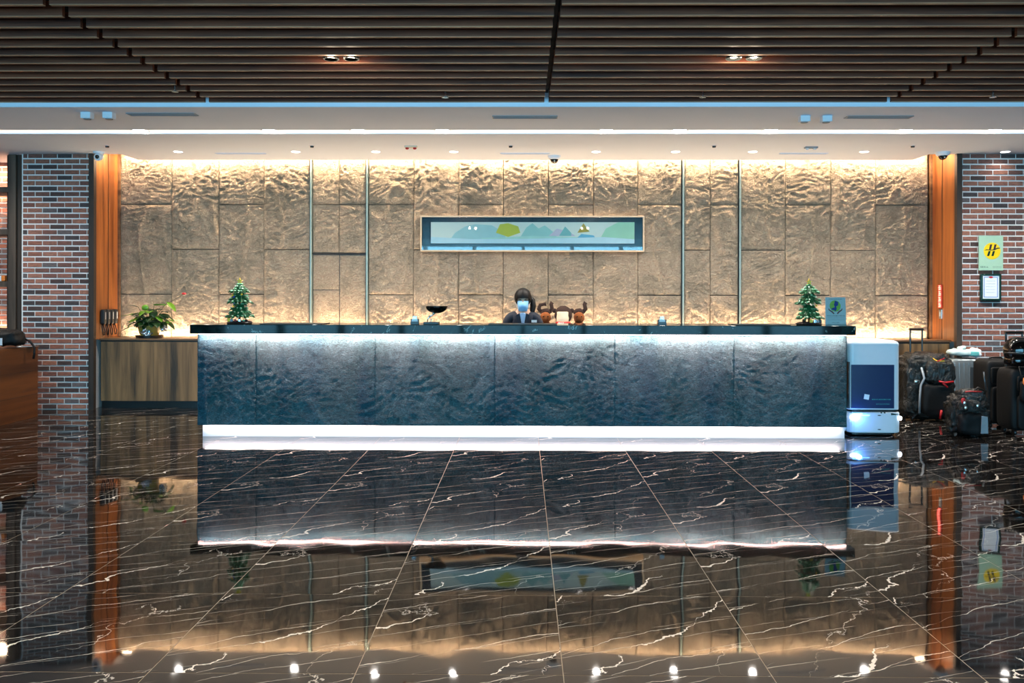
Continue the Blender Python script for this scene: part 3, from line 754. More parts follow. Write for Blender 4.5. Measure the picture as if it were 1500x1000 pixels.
# ------------------------------------------------------------------ picture on the wall
a0, a1 = ony(616, 316, YW - .06), ony(943.5, 368.5, YW - .06)
x0, x1, z1, z0 = a0.x, a1.x, a0.z, a1.z
e = thing('wall_picture', 'wide low framed landscape picture hung on the stone wall', 'picture', (0, YW - .06, 0))
f = MB(); w_ = .018
f.box(x0, x1, -.02, .06, z1 - w_, z1); f.box(x0, x1, -.02, .06, z0, z0 + w_); f.box(x0, x0 + w_, -.02, .06, z0 + w_, z1 - w_); f.box(x1 - w_, x1, -.02, .06, z0 + w_, z1 - w_)
f.build('picture_frame', 'frame_beige', e, bevel=.003)
B('mat', x0 + w_, x1 - w_, .02, .05, z0 + w_, z1 - w_, 'matteal', e)
p0, p1 = ony(631, 325, YW - .06), ony(929.5, 356.5, YW - .06)
u0, u1, v0, v1 = p0.x, p1.x, p1.z, p0.z
def up(u, v): return (u0 + (u1 - u0) * u, v0 + (v1 - v0) * v)
cv = B('canvas', u0, u1, .012, .02, v0, v1, plain('canvas_cream', '#f0f4e2', .6, var=.08, scale=4), e)
layers = [('#b2dcd6', [(.08, 0), (.12, .5), (.17, .8), (.22, .9), (.3, .85), (.36, .5), (.38, 0)]), ('#a5d8ca', [(.44, .3), (.47, .75), (.5, .95), (.53, .7), (.56, .85), (.6, .55), (.62, .3)]),
          ('#d8cdd6', [(.58, .35), (.62, .7), (.68, .55), (.71, .35)]), ('#85c6be', [(.63, .35), (.66, .8), (.69, .5), (.69, .35)]), ('#d8d43c', [(.32, .5), (.34, .9), (.38, .95), (.43, .8), (.44, .5), (.38, .3)]),
          ('#bfe8d6', [(.25, 0), (.25, .25), (.5, .35), (.72, .3), (.72, 0)]), ('#74c4da', [(.7, .1), (.74, .45), (.8, .38), (.82, .1)]), ('#c4a63c', [(.72, .5), (.75, .95), (.78, .55)]),
          ('#aee0ba', [(.83, .2), (.86, .7), (.92, 1), (1, 1), (1, .1), (.9, .1)]), ('#d8f2f4', [(0, 0), (0, .3), (.2, .2), (.5, .22), (.85, .3), (1, .2), (1, 0)])]
for i, (c, pts) in enumerate(layers):
    MB().prism([up(u, v) for u, v in pts], .0116 - i * .0006, .0122 - i * .0006).build('painted_shape', plain('paint_%d' % i, c, .6, var=.12, scale=8), cv)
B('glass_pane', x0 + w_, x1 - w_, -.008, -.004, z0 + w_, z1 - w_, 'clear', e)

# ------------------------------------------------------------------ handsets, plant
for i in range(4):
    yy = 9.98 + i * .095
    e = thing('handset', 'black handset on the left wooden panel, %s from the room' % ORD[i], 'handset', (-XR + .004, yy, CT + .18), group='row of black handsets')
    MB().sup((.028, 0, .09), (.028, .034, .095), .35, 16, 12).build('body', 'blackmatt', e, smooth=True)
    B('label_strip', .0555, .058, -.01, .01, .06, .15, 'grey', e)
    MB().tube([(.02, 0, .0), (.035, .0, -.04), (.05, .0, -.09), (.045, .0, -.14), (.03, 0, -.145), (.022, 0, -.1), (.012, 0, -.04), (.01, 0, 0)], .007, 8).build('cord', 'blackmatt', e, smooth=True)
e = thing('potted_plant', 'leafy potted plant on the left end of the walnut sideboard', 'plant', (ony(219, 494, 10.1).x, 10.1, CT))
MB().lathe([(.125, 0), (.16, .005), (.165, .035), (.155, .035), (.14, .012)], 28).build('saucer', 'black', e)
MB().lathe([(.10, .012), (.13, .1), (.145, .16), (.135, .16), (.12, .12)], 28).build('pot', 'pot', e)
MB().sup((0, 0, .13), (.115, .115, .03), 1, 20, 8).build('soil', 'soil', e, smooth=True)
MB().sup((.01, -.1, .08), (.07, .06, .06), .8, 24, 16, amp=.06, fr=22).build('foil_wrap', 'foil', e)
MB().sup((.19, -.02, .14), (.045, .05, .05), .7, 20, 14, amp=.04, fr=22, seed=3).build('foil_wrap', 'foil', e)
lf = random.Random(12)
def leaf(parent, base, tip_dir, L, wd, mat, droop=.5):
    d = Vector(tip_dir).normalized(); side = d.cross(Vector((0, 0, 1))).normalized(); mb = MB(); n = 6; vs = []
    for i in range(n + 1):
        f = i / n; c = base + d * (L * f) + Vector((0, 0, -droop * L * f * f)); ww = wd * math.sin(math.pi * min(1, (f * .93 + .07))) ** .7 * (1.15 - .4 * f)
        vs += [c - side * ww + Vector((0, 0, .12 * ww)), c - Vector((0, 0, .18 * ww)), c + side * ww + Vector((0, 0, .12 * ww))]
    fs = []
    for i in range(n): a = i * 3; fs += [(a, a + 1, a + 4, a + 3), (a + 1, a + 2, a + 5, a + 4)]
    mb.add(vs, fs); o = mb.build('leaf', mat, parent, smooth=True)
    so = o.modifiers.new('s', 'SOLIDIFY'); so.thickness = .0015; return o
for i in range(80):
    a = lf.uniform(0, 2 * math.pi); rr = lf.uniform(.03, .22); z = max(.2, lf.uniform(.20, .40) - rr * .45)
    b = Vector((math.cos(a) * rr, math.sin(a) * rr * .7, z)); st = MB().tube([(0, 0, .13), tuple(b * .6 + Vector((0, 0, .06))), tuple(b)], .003, 5).build('stem', 'leaf_dark', e)
    leaf(e, b, (math.cos(a), math.sin(a) * .7 - .5, lf.uniform(-.5, .4)), lf.uniform(.09, .14), lf.uniform(.036, .055), 'leaf_dark' if lf.random() < .82 else 'leaf_light', lf.uniform(.2, .55))
for (tx, tz, L, wd, m, bx, bz) in ((1, .25, .2, .055, 'leaf_light', .09, .42), (.9, -.6, .16, .05, 'leaf_light', .26, .46), (1, -.2, .2, .022, 'leaf_dark', .2, .3), (-1, .1, .18, .02, 'leaf_light', -.16, .3), (-1, -.3, .16, .028, 'leaf_dark', -.18, .16), (-.6, .3, .14, .03, 'leaf_dark', -.12, .4)):
    b = Vector((bx, -.06, bz)); MB().tube([(0, 0, .13), (bx * .5, -.03, bz * .7), tuple(b)], .003, 5).build('stem', 'leaf_dark', e)
    leaf(e, b, (tx, -.35, tz), L, wd, m, .25)
MB().sup((.02, -.16, .39), (.045, .02, .035), .9, 14, 8).build('flower', 'leaf_light', e, smooth=True)
fp = ony(269.5, 430, 10.02) - e.location
MB().tube([(0, 0, .13), (.15, -.04, .38), tuple(fp)], .002, 5).build('flower_stalk', 'leaf_dark', e)
MB().sup(tuple(fp), (.03, .01, .014), .9, 12, 8).build('flower', 'red', e, smooth=True)

# ------------------------------------------------------------------ red sign and switch on the right panel, boards on the brick wall
p = ony(1367, 434, 10.15)
e = thing('red_light_sign', 'narrow vertical red light-up sign on the right wooden panel', 'sign', (XR, 10.18, p.z))
B('case', -.02, 0, -.05, .05, -.15, .15, 'red_case', e, .003)
rg = random.Random(8)
for k in range(4):
    z = .11 - k * .073; mb = MB()
    for q in range(3): mb.box(-.0225, -.02, -.03, .03 * rg.uniform(.6, 1), z - .028 + q * .024, z - .018 + q * .024)
    mb.box(-.0225, -.02, -.006, .006, z - .03, z + .03); mb.box(-.0225, -.02, -.034, -.026, z - .026, z + .01)
    mb.build('glowing_character', 'led_red', e)
p2 = ony(1367, 460, 10.15)
e = thing('wall_switch', 'small steel switch plate below the red sign', 'switch', (XR, 10.18, p2.z))
B('plate', -.01, 0, -.035, .035, -.06, .06, 'steel', e, .002); B('rocker', -.014, -.01, -.016, .016, -.03, .03, 'grey', e, .001)

yb = YB - .045
a, b = ony(1434, 345, yb), ony(1469.5, 396, yb)
e = thing('green_board', 'pale green board with a yellow round emblem on the right brick wall', 'sign', ((a.x + b.x) / 2, yb, (a.z + b.z) / 2))
w2, h2 = (b.x - a.x) / 2, (a.z - b.z) / 2
B('board', -w2, w2, 0, .012, -h2, h2, 'palegreen', e, .002)
for sx_ in (-1, 1):
    for sz_ in (-1, 1): MB().tube([(sx_ * (w2 - .03), .012, sz_ * (h2 - .03)), (sx_ * (w2 - .03), .04, sz_ * (h2 - .03))], .008, 8).build('standoff', 'steel', e)
dc = MB().prism(circ(.012, .025, .103, 40), -.003, 0).build('emblem', 'gold', e)
k_ = .103
for dx in (-.42, .1):
    q1 = [(dx + .17, .78), (dx + .42, .8), (dx + .27, .18), (dx + .02, .12)]; q2 = [(dx + -.02, -.02), (dx + .23, -.0), (dx + .06, -.6), (dx - .2, -.6)]
    MB().prism([(.012 + x_ * k_, .025 + z_ * k_) for x_, z_ in q1], -.0045, -.003).build('emblem_bar', 'purple', dc)
    MB().prism([(.012 + x_ * k_, .025 + z_ * k_) for x_, z_ in q2], -.0045, -.003).build('emblem_bar', 'darkgreen', dc)
sw = [(-.95, .05), (-.6, .1), (-.2, .06), (.3, .1), (.62, .26), (.9, .3), (.92, .4), (.6, .4), (.2, .2), (-.2, .15), (-.7, .2)]
MB().prism([(.012 + x_ * k_, .025 + z_ * k_) for x_, z_ in sw], -.006, -.0046).build('emblem_swoosh', 'ink', dc)
textline(e, -w2 + .02, -w2 + .1, -h2 + .035, .018, 0, 'darkgreen', rg)
textline(e, .02, w2 - .02, -h2 + .03, .006, 0, 'darkgreen', rg); textline(e, .02, w2 - .02, -h2 + .045, .006, 0, 'darkgreen', rg)
a, b = ony(1437, 401, yb), ony(1466.5, 440, yb)
e = thing('certificate', 'framed white certificate below the pale green board', 'certificate', ((a.x + b.x) / 2, yb, (a.z + b.z) / 2))
w2, h2 = (b.x - a.x) / 2, (a.z - b.z) / 2
f = MB(); q = .022
f.box(-w2, w2, -.004, .03, h2 - q, h2); f.box(-w2, w2, -.004, .03, -h2, -h2 + q); f.box(-w2, -w2 + q, -.004, .03, -h2 + q, h2 - q); f.box(w2 - q, w2, -.004, .03, -h2 + q, h2 - q)
f.build('certificate_frame', 'darkgreen', e, bevel=.002); B('backing', -w2 + q, w2 - q, .01, .029, -h2 + q, h2 - q, 'darkgreen', e)
pw, ph = w2 - q, h2 - q
pp = B('paper', -pw, pw, .006, .01, -ph, ph, 'paper', e)
f = MB(); i0 = .016; i1 = .024
f.box(-pw + i0, pw - i0, .0045, .006, ph - i1, ph - i0); f.box(-pw + i0, pw - i0, .0045, .006, -ph + i0, -ph + i1); f.box(-pw + i0, -pw + i1, .0045, .006, -ph + i1, ph - i1); f.box(pw - i1, pw - i0, .0045, .006, -ph + i1, ph - i1)
f.build('printed_border', 'printblue', pp); MB().prism(circ(0, ph - .02, .026, 20, .012), .003, .0045).build('printed_seal', 'red', pp)
for k in range(5): textline(pp, -pw + .04, pw - .04, ph - .07 - k * .035, .008, .0058, 'printgrey', rg)
B('ledge', -w2 * .9, w2 * .9, .0, .045, -h2 - .02, -h2 - .002, 'black', e)

# ------------------------------------------------------------------ shelf and bellman desk at left
e = thing('open_shelf', 'dark timber open shelf unit left of the left brick pier', 'shelf', (0, 0, 0))
xp = ony(17, 400, YB - .02).x
B('post', xp - .04, xp + .055, YB - .03, YB + .06, 0, 3.19, 'wood_dark', e, .003)
B('post', xp - .085, xp - .045, YB + .02, YB + .06, 0, 3.19, 'black', e)
B('post', xp + .06, -6.30, YB - .0, YB + .05, 0, 3.19, 'trim', e)
B('post', xp - .02, xp + .03, YB + .35, YB + .4, 0, 3.19, 'wood_dark', e); B('post', XL + .05, XL + .1, YB, YB + .05, 0, 3.19, 'wood_dark', e)
for py in (277.5, 339.5, 416, 486):
    z = ony(5, py, YB).z; B('shelf_board', XL + .05, xp - .03, YB, YB + .4, z - .035, z + .035, 'wood_dark', e, .003)
zs = ony(5, 412, YB + .1).z
sh_top = ony(5, 416, YB).z + .037
for px, m, lab in ((1, 'white', 'small white box on the dark shelf'), (6.5, 'orange', 'small orange box on the dark shelf')):
    p = ony(px, 410, YB + .1); w_ = .03
    bx = MB().sup((0, 0, .035), (w_ * .75, .03, .035), .25, 12, 8).build('box', m, None, loc=(p.x, YB + .1, sh_top)); tag(bx, lab, 'box')
area_light('shelf_light', (-7.0, 10.25, HC - .03), (0, 0, 0), 1.2, .1, 45, WARM)
area_light('shelf_uplight', (-7.0, 10.42, .9), (R(160), 0, 0), 1.2, .1, 12, WARM)
xd = -5.73
e = thing('bellman_desk', 'reddish wooden desk with slanting grain in front of the left brick pier', 'desk', (0, 0, 0))
B('side_panel', xd - .04, xd, 8.25, 9.28, .0, .815, 'wood_desk', e, .002)
B('side_panel', -6.7, -6.66, 8.25, 9.28, .0, .815, 'wood_desk', e, .002)
B('desk_top', -6.72, xd + .004, 8.23, 9.30, .815, .835, 'wood_desk', e, .003)
B('back_panel', -6.66, xd - .04, 9.24, 9.27, .1, .815, 'wood_desk', e); B('front_panel', -6.66, xd - .04, 8.27, 8.3, .1, .815, 'wood_desk', e)
for zz in (.27, .55): B('panel_groove', xd - .001, xd + .0015, 8.26, 9.27, zz, zz + .004, 'trim', e)
p = ony(14, 510, 8.9)
e = thing('black_bag', 'slouched black bag on the wooden desk at the left edge', 'bag', (p.x, 8.9, .855))
MB().sup((0, 0, .09), (.15, .14, .09), .6, 28, 16, amp=.05, fr=9).build('body', 'blackcloth', e, smooth=True)
MB().tube([(.1, .1, .08), (.17, .1, .05), (.2, .1, .01), (.223, .1, -.02), (.22, .1, -.1), (.21, .1, -.15)], .013, 8).build('strap', 'blackcloth', e, smooth=True)
B('luggage_tag', -.05, .02, -.16, -.155, .02, .1, 'paper', e)
for i, (px, dz, rz) in enumerate(((36, 0, .3), (42, .003, -.2))):
    p = ony(px, 505, 9.1)
    o = B('paper_slip', -.08, .08, -.05, .05, 0, .0025, ('paper', 'foil')[i]); o.location = (p.x, 9.12, .8355 + dz); o.rotation_euler = (0, 0, rz)
    tag(o, ('white paper slip on the wooden desk beside the black bag', 'crumpled silver slip on the wooden desk next to the brick')[i], 'paper')

# ------------------------------------------------------------------ delivery robot
yr = 8.18; p = ony(1281, 636, yr)
e = thing('delivery_robot', 'white delivery robot with navy door parked at the right end of the desk', 'robot', (p.x, yr, 0))
s = yr / FPX; W = 37.5 * s
def Z(py): return ony(1281, py, yr).z
def rrect(hx, y0_, y1_, r=.05, n=5):
    pts = []
    for cx_, cy_, a0_ in ((hx - r, y1_ - r, 0), (-hx + r, y1_ - r, 90), (-hx + r, y0_ + r, 180), (hx - r, y0_ + r, 270)):
        for k in range(n + 1): a = R(a0_ + 90 * k / n); pts.append((cx_ + r * math.cos(a), cy_ + r * math.sin(a)))
    return pts
MB().prismz(rrect(W, 0, .5, .05), Z(600), Z(505)).build('cabinet', 'white', e, bevel=.004)
mb = MB(); 
for k in range(6):
    f = k / 6; mb_ = 1 - .5 * f * f
prev = None
lv = [(0, 1), (.4, .995), (.75, .96), (1, .86)]
cap = MB(); ring = []
for f, sc_ in lv:
    ring.append([(x_ * sc_, .25 + (y_ - .25) * sc_, Z(506) + (Z(499) - Z(506)) * f) for x_, y_ in rrect(W * 1.01, 0, .5, .05)])
n = len(ring[0]); vs = [q for r__ in ring for q in r__]; fs = [(i * n + k, i * n + (k + 1) % n, (i + 1) * n + (k + 1) % n, (i + 1) * n + k) for i in range(len(ring) - 1) for k in range(n)] + [[(len(ring) - 1) * n + k for k in range(n)], list(range(n))[::-1]]
cap.add(vs, fs).build('lid', 'white', e, smooth=False)
dp = MB(); 
dp.prism([(-W + .025, Z(598)), (W - .065, Z(598)), (W - .065, Z(534)), (-W + .025, Z(534))], -.006, .01).build('door', 'navy', e, bevel=.003)
B('left_strip', -W - .004, -W + .01, -.002, .3, Z(598), Z(530), 'black', e)
for z_ in (Z(545), Z(575)): MB().sup((-W - .004, .0, z_), (.006, .006, .006), 1, 10, 6).build('hinge_screw', 'steel', e)
px_ = (1269 - 1281) * s
lb = B('label', -.026, .026, -.009, -.006, -.026, .026, 'paper', e); lb.location = (px_, 0, Z(581)); lb.rotation_euler = (0, R(10), 0)
rg2 = random.Random(5)
textline(e, (1277 - 1281) * s, (1303 - 1281) * s, Z(585.5), .011, -.0062, 'teal', rg2); textline(e, (1283 - 1281) * s, (1303 - 1281) * s, Z(592), .008, -.0062, 'teal', rg2)
MB().prismz(rrect(W * .98, -.012, .5, .07), Z(603), Z(600.5)).build('seam', 'black', e)
MB().prismz(rrect(W * 1.015, -.03, .53, .08), .035, Z(603)).build('base', 'white', e, bevel=.012)
MB().prismz(rrect(W * .9, .02, .48, .06), .012, .035).build('skirt', 'black', e)
for sx_ in (-1, 1):
    for yy in (.06, .42): MB().lathe([(.03, -.015), (.033, 0), (.03, .015)], 18, Matrix.Translation((sx_ * (W - .07), yy, .033)) @ Matrix.Rotation(R(90), 4, 'Y')).build('wheel', 'black', e)
MB().sup((-W + .05, -.028, Z(611)), (.05, .008, .022), .8, 16, 10).build('headlamp', 'led_white', e, smooth=True)
MB().sup((W - .01, -.01, Z(612)), (.022, .02, .022), 1, 16, 10).build('headlamp', 'led_white', e, smooth=True)
B('blue_light_bar', -W + .03, -W + .13, -.034, -.029, Z(606), Z(604.5), 'led_blue', e); B('blue_light_bar', -W + .02, -W + .2, -.034, -.029, Z(608), Z(607.2), 'led_blue', e)
bl = bpy.data.lights.new('blue_glow', 'POINT'); bl.energy = 1.6; bl.color = (.1, .3, 1); bl.shadow_soft_size = .03
bo = bpy.data.objects.new('blue_glow', bl); COL.objects.link(bo); bo.parent = e; bo.location = (-W + .07, -.08, Z(610))
for x_, z_ in ((.035, Z(607.5)), (.035, Z(628))): MB().prism(circ(x_, z_, .018, 12, .005), -.034, -.029).build('sensor_slot', 'black', e)
MB().prism([(W - .11, Z(604)), (W - .02, Z(606.5)), (W - .11, Z(607))], -.034, -.029).build('sensor_window', 'darkgreen', e)
for x_ in (.055, .09): MB().prism(circ(x_, Z(602.8) - .006, .007, 12), -.034, -.029).build('indicator', 'darkgreen', e)
MB().sup((-W - .03, .15, .2), (.028, .12, .17), .35, 14, 10).build('side_fin', 'white', e, smooth=True)

# ------------------------------------------------------------------ luggage
def handle(e, x, y, z0, z1, hw, r=.011, mat='black', lean=0):
    for s_ in (-1, 1): MB().tube([(x + s_ * hw, y, z0), (x + s_ * hw + lean, y, z1)], r, 8).build('handle_rail', mat, e)
    MB().tube([(x - hw + lean - r, y, z1), (x + hw + lean + r, y, z1)], r * 1.35, 8).build('handle_grip', mat, e)
def wheels(e, hx, hy, r=.032):
    for sx_ in (-1, 1):
        for sy_ in (-1, 1): MB().lathe([(r * .9, -.012), (r, 0), (r * .9, .012)], 16, Matrix.Translation((sx_ * hx, sy_ * hy, r)) @ Matrix.Rotation(R(90), 4, 'Y')).build('wheel', 'black', e)
# A big soft duffel
ya = 9.3; p = ony(1355, 605, ya)
e = thing('wheeled_duffel', 'large shiny black soft travel bag with red straps and raised handle', 'luggage', (p.x, ya, 0))
MB().sup((-.01, 0, .40), (.285, .17, .385), .38, 64, 56, amp=.06, fr=9, seed=4).build('body', 'blackshine', e, smooth=True)
handle(e, -.04, .13, .7, ony(1350, 483, ya).z, .07)
wheels(e, .2, .1)
MB().sup((.08, -.17, .56), (.17, .07, .14), .5, 30, 22, amp=.03, fr=9, seed=9).build('top_pocket', 'blackshine', e, smooth=True)
MB().sup((.05, -.17, .25), (.19, .07, .19), .45, 30, 22, amp=.02, fr=8, seed=2).build('front_pocket', 'blackcloth', e, smooth=True)
MB().tube([(-.13, -.17, .62), (-.12, -.22, .5), (-.15, -.2, .42), (-.17, -.22, .3), (-.165, -.2, .1)], .012, 8).build('side_strap', 'grey', e, smooth=True)
MB().sup((-.19, -.19, .46), (.035, .02, .022), .7, 12, 8).build('buckle', 'steel', e, smooth=True)
MB().tube([(.03, -.25, .47), (.1, -.255, .455), (.2, -.24, .465)], .011, 6).build('compression_strap', 'red', e, smooth=True)
MB().tube([(.07, -.25, .455), (.13, -.25, .40)], .011, 6).build('compression_strap', 'red', e, smooth=True)
MB().tube([(.06, -.25, .14), (.05, -.24, .04)], .012, 6).build('hanging_strap', 'red', e, smooth=True)
MB().tube([(.0, -.12, .74), (.06, -.17, .69), (.12, -.2, .7)], .006, 6).build('zip_pull', 'yellow', e, smooth=True)
MB().tube([(.04, -.19, .69), (.12, -.2, .73)], .006, 6).build('zip_pull', 'red', e, smooth=True)
# B silver suitcase
ybg = 9.67; a, b = ony(1388, 524, ybg), ony(1438, 524, ybg); w2 = (b.x - a.x) / 2 + .02
e = thing('hard_suitcase', 'silver hard-shell suitcase with dark vertical grooves behind the backpack', 'luggage', ((a.x + b.x) / 2, ybg, 0))
hz = a.z
MB().sup((0, 0, (hz + .05) / 2 + .0), (w2, .13, (hz - .05) / 2), .22, 48, 28).build('shell', 'alu', e, smooth=True)
B('dark_inset', -.02, w2 - .03, -.1335, -.12, .12, hz - .1, 'alu_dark', e, .004)
for k in range(7): B('rib', -w2 + .03 + k * (w2 - .05) * .33, -w2 + .045 + k * (w2 - .05) * .33, -.139, -.12, .1, hz - .045, 'alu', e, .004)
for x_ in (.035, .085): B('groove', x_, x_ + .016, -.143, -.125, .1, hz - .03, 'black', e, .002)
wheels(e, .13, .08)
hb = e.location.x
o = thing('folded_jacket', 'pale mint folded jacket lying on the silver suitcase', 'jacket', (hb - .02, ybg, hz + .024))
MB().sup((-.02, -.01, .045), (.165, .12, .045), .7, 36, 20, amp=.03, fr=12).build('body', 'cyanbag', o, smooth=True)
MB().sup((.06, -.115, .035), (.07, .015, .028), .5, 20, 12).build('aqua_panel', 'cyan2', o, smooth=True)
MB().sup((.15, 0, .04), (.06, .1, .06), .8, 28, 16, amp=.04, fr=14, seed=5).build('bunched_sleeve', 'paper', o, smooth=True)
MB().sup((-.02, .0, .10), (.05, .05, .03), .8, 20, 12, amp=.03, fr=16, seed=6).build('hood', 'cyanbag', o, smooth=True)
# C backpack
yc = 8.25; p = ony(1416, 636, yc)
e = thing('backpack', 'dark shiny backpack with a grey tag standing on the floor before the suitcases', 'backpack', (p.x, yc, 0))
MB().sup((0, .0, .22), (.195, .15, .22), .55, 60, 48, amp=.065, fr=11, seed=7).build('body', 'blackshine', e, smooth=True)
MB().sup((.03, 0, .41), (.15, .12, .08), .8, 32, 20, amp=.05, fr=10, seed=1).build('top_flap', 'blackshine', e, smooth=True)
MB().sup((-.04, -.14, .14), (.13, .06, .12), .6, 30, 20, amp=.03, fr=9, seed=3).build('front_pocket', 'blackcloth', e, smooth=True)
MB().sup((-.05, -.13, .32), (.12, .06, .07), .7, 30, 20, amp=.03, fr=12, seed=8).build('upper_pocket', 'blackshine', e, smooth=True)
MB().prism([(.03, .05), (.105, .05), (.1, .22), (.04, .23)], -.205, -.19).build('hanging_tag', 'grey', e, bevel=.004)
MB().tube([(.03, -.05, .45), (.08, -.06, .5), (.14, -.05, .47), (.15, -.04, .4)], .011, 8).build('grab_handle', 'blackcloth', e, smooth=True)
MB().tube([(-.11, -.17, .47), (-.06, -.18, .475), (.06, -.16, .47)], .007, 6).build('piping', 'red', e, smooth=True)
for x_, z_ in ((-.13, .36), (-.12, .31), (.0, .33)): MB().sup((x_, -.195, z_), (.014, .01, .02), .6, 10, 8).build('buckle', 'steel', e, smooth=True)
MB().sup((-.135, -.18, .38), (.02, .015, .03), .8, 12, 8).build('charm', 'red', e, smooth=True)
# D black suitcases
def black_case(xl, xr, y, ztop, dep, label, name='soft_suitcase'):
    w2 = (xr - xl) / 2; e = thing(name, label, 'luggage', ((xl + xr) / 2, y, 0))
    MB().sup((0, 0, (ztop + .05) / 2), (w2, dep, (ztop - .05) / 2), .24, 40, 28).build('body', 'blackcloth', e, smooth=True)
    wheels(e, w2 - .06, dep - .06)
    MB().sup((0, -dep, ztop * .36), (w2 * .8, .035, ztop * .26), .25, 24, 16).build('front_pocket', 'blackcloth', e, smooth=True)
    MB().sup((0, -dep, ztop * .78), (w2 * .8, .025, ztop * .12), .25, 24, 12).build('upper_pocket', 'blackcloth', e, smooth=True)
    MB().tube([(-.08, -.02, ztop - .01), (-.06, -.02, ztop + .02), (.06, -.02, ztop + .02), (.08, -.02, ztop - .01)], .01, 8).build('carry_handle', 'black', e, smooth=True)
    B('zip', -w2 * .8, w2 * .8, -dep - .028, -dep - .02, ztop * .65, ztop * .655, 'steel', e)
    return e
a = ony(1437, 526, 8.75); b = ony(1476, 526, 8.75)
ed = black_case(a.x, b.x + .04, 8.78, a.z, .15, 'upright black fabric suitcase between the backpack and the helmet')
MB().tube([(-.2, -.14, .62), (-.21, -.17, .55), (-.19, -.17, .42)], .008, 6).build('side_strap', 'alu_dark', ed, smooth=True)
a = ony(1471, 540, 8.3)
ef = black_case(a.x, a.x + .50, 8.32, .70, .15, 'black fabric suitcase with raised handle under the helmet at the right edge')
handle(ef, -.05, .14, .66, ony(1485, 487, 8.44).z, .085)
tg = B('handle_tag', -.045, -.005, .105, .108, .92, 1.0, 'printblue', ef)
ph = ony(1491, 520, 8.3)
e = thing('motorcycle_helmet', 'glossy black helmet with visor resting on the rightmost suitcase', 'helmet', (ph.x, 8.28, .705))
hv = []
MB().sup((0, 0, .17), (.145, .13, .145), .9, 36, 24).build('shell', 'blackgloss', e, smooth=True)
MB().sup((0, 0, .07), (.125, .115, .065), .6, 32, 14).build('chin_guard', 'blackgloss', e, smooth=True)
MB().tube([(.15 * math.cos(a_), -.135 * math.sin(a_), .15) for a_ in [R(q) for q in range(0, 181, 12)]], .009, 8).build('visor_rim', 'black', e, smooth=True)
MB().prism([(.045, .15), (.06, .18), (.075, .16), (.09, .165), (.075, .145), (.06, .14)], -.142, -.13).build('blue_decal', 'cyan2', e)
e = thing('small_bag', 'flat black pouch with orange piping slung before the rightmost suitcase', 'bag', (ph.x + .02, 8.06, .38))
MB().sup((0, 0, .10), (.15, .035, .14), .6, 28, 18, amp=.02, fr=9).build('body', 'blackcloth', e, smooth=True)
MB().tube([(-.13, -.04, .24), (-.14, -.045, .19), (-.1, -.05, .13), (-.02, -.055, .10), (.08, -.055, .13), (.15, -.045, .16)], .008, 8).build('piping', 'orange', e, smooth=True)
MB().tube([(-.12, 0, .2), (-.12, .06, .34), (.12, .06, .34), (.12, 0, .2)], .008, 6).build('strap', 'blackcloth', e, smooth=True)
MB().sup((.02, -.035, .17), (.09, .015, .035), .6, 20, 10).build('grey_patch', 'grey', e, smooth=True)

# ------------------------------------------------------------------ plush toys on the sideboard
def plush(px, label, kind):
    y_ = 10.0 if kind == 'c' else 10.12; p = ony(px, 495, y_); e = thing('plush_toy', label, 'plush toy', (p.x, y_, CT), group='plush toys on the sideboard')
    MB().sup((0, 0, .125), (.08, .075, .11), .95, 24, 16, amp=.01, fr=30).build('body', 'darkplush' if kind == 'c' else 'brown', e, smooth=True)
    for s_ in (-1, 1):
        MB().sup((s_ * .05, -.04, .038), (.034, .05, .035), 1, 14, 10).build('leg', 'darkplush', e, smooth=True)
        MB().sup((s_ * .075, -.03, .14), (.022, .03, .06), 1, 14, 10).build('arm', 'darkplush', e, smooth=True)
    if kind == 'c':
        MB().sup((0, -.01, .31), (.115, .10, .115), 1, 24, 16, amp=.012, fr=30).build('head', 'darkplush', e, smooth=True)
        MB().lathe([(.072, .215), (.078, .26), (.072, .345), (.06, .35)], 24, Matrix.Translation((-.01, -.065, 0))).build('cap', 'cream', e)
        MB().sup((-.005, -.05, .20), (.1, .11, .035), .8, 24, 10).build('scarf', 'red', e, smooth=True)
        for x_ in (-.06, -.035, -.01): MB().sup((x_, -.155, .2), (.012, .008, .018), 1, 8, 6).build('scarf_dot', 'paper', e, smooth=True)
        for s_ in (-1, 1): MB().sup((s_ * .11, 0, .36), (.03, .02, .03), 1, 12, 8).build('ear', 'darkplush', e, smooth=True)
    else:
        MB().sup((0, -.02, .27), (.072, .075, .075), 1, 24, 16, amp=.01, fr=30).build('head', 'brown', e, smooth=True)
        MB().sup((0, .02, .34), (.075, .05, .05), 1, 20, 12, amp=.015, fr=30).build('mane', 'darkplush', e, smooth=True)
        for s_, h_ in ((-1, .43), (1, .45)) if kind == 'a' else ((1, .45),):
            MB().tube([(s_ * .05, .02, .34), (s_ * .085, .02, .38), (s_ * .07, .02, h_), (s_ * .03 + .03, .02, h_ + .015), (s_ * .0 + .05 * s_ + .05, .02, h_ - .01)], .022, 10, radii=[.03, .028, .025, .021, .015]).build('antler', 'darkplush', e, smooth=True)
        for s_ in (-1, 1): MB().sup((s_ * .028, -.09, .285), (.008, .006, .008), 1, 8, 6).build('eye', 'blackgloss', e, smooth=True)
plush(799, 'brown plush reindeer with two dark antlers next to the receptionist', 'a')
plush(825, 'dark plush toy with cream cap and red scarf in the middle of the plush toys', 'c')
plush(848, 'brown plush toy with one dark curled horn, rightmost of the plush toys', 'b')

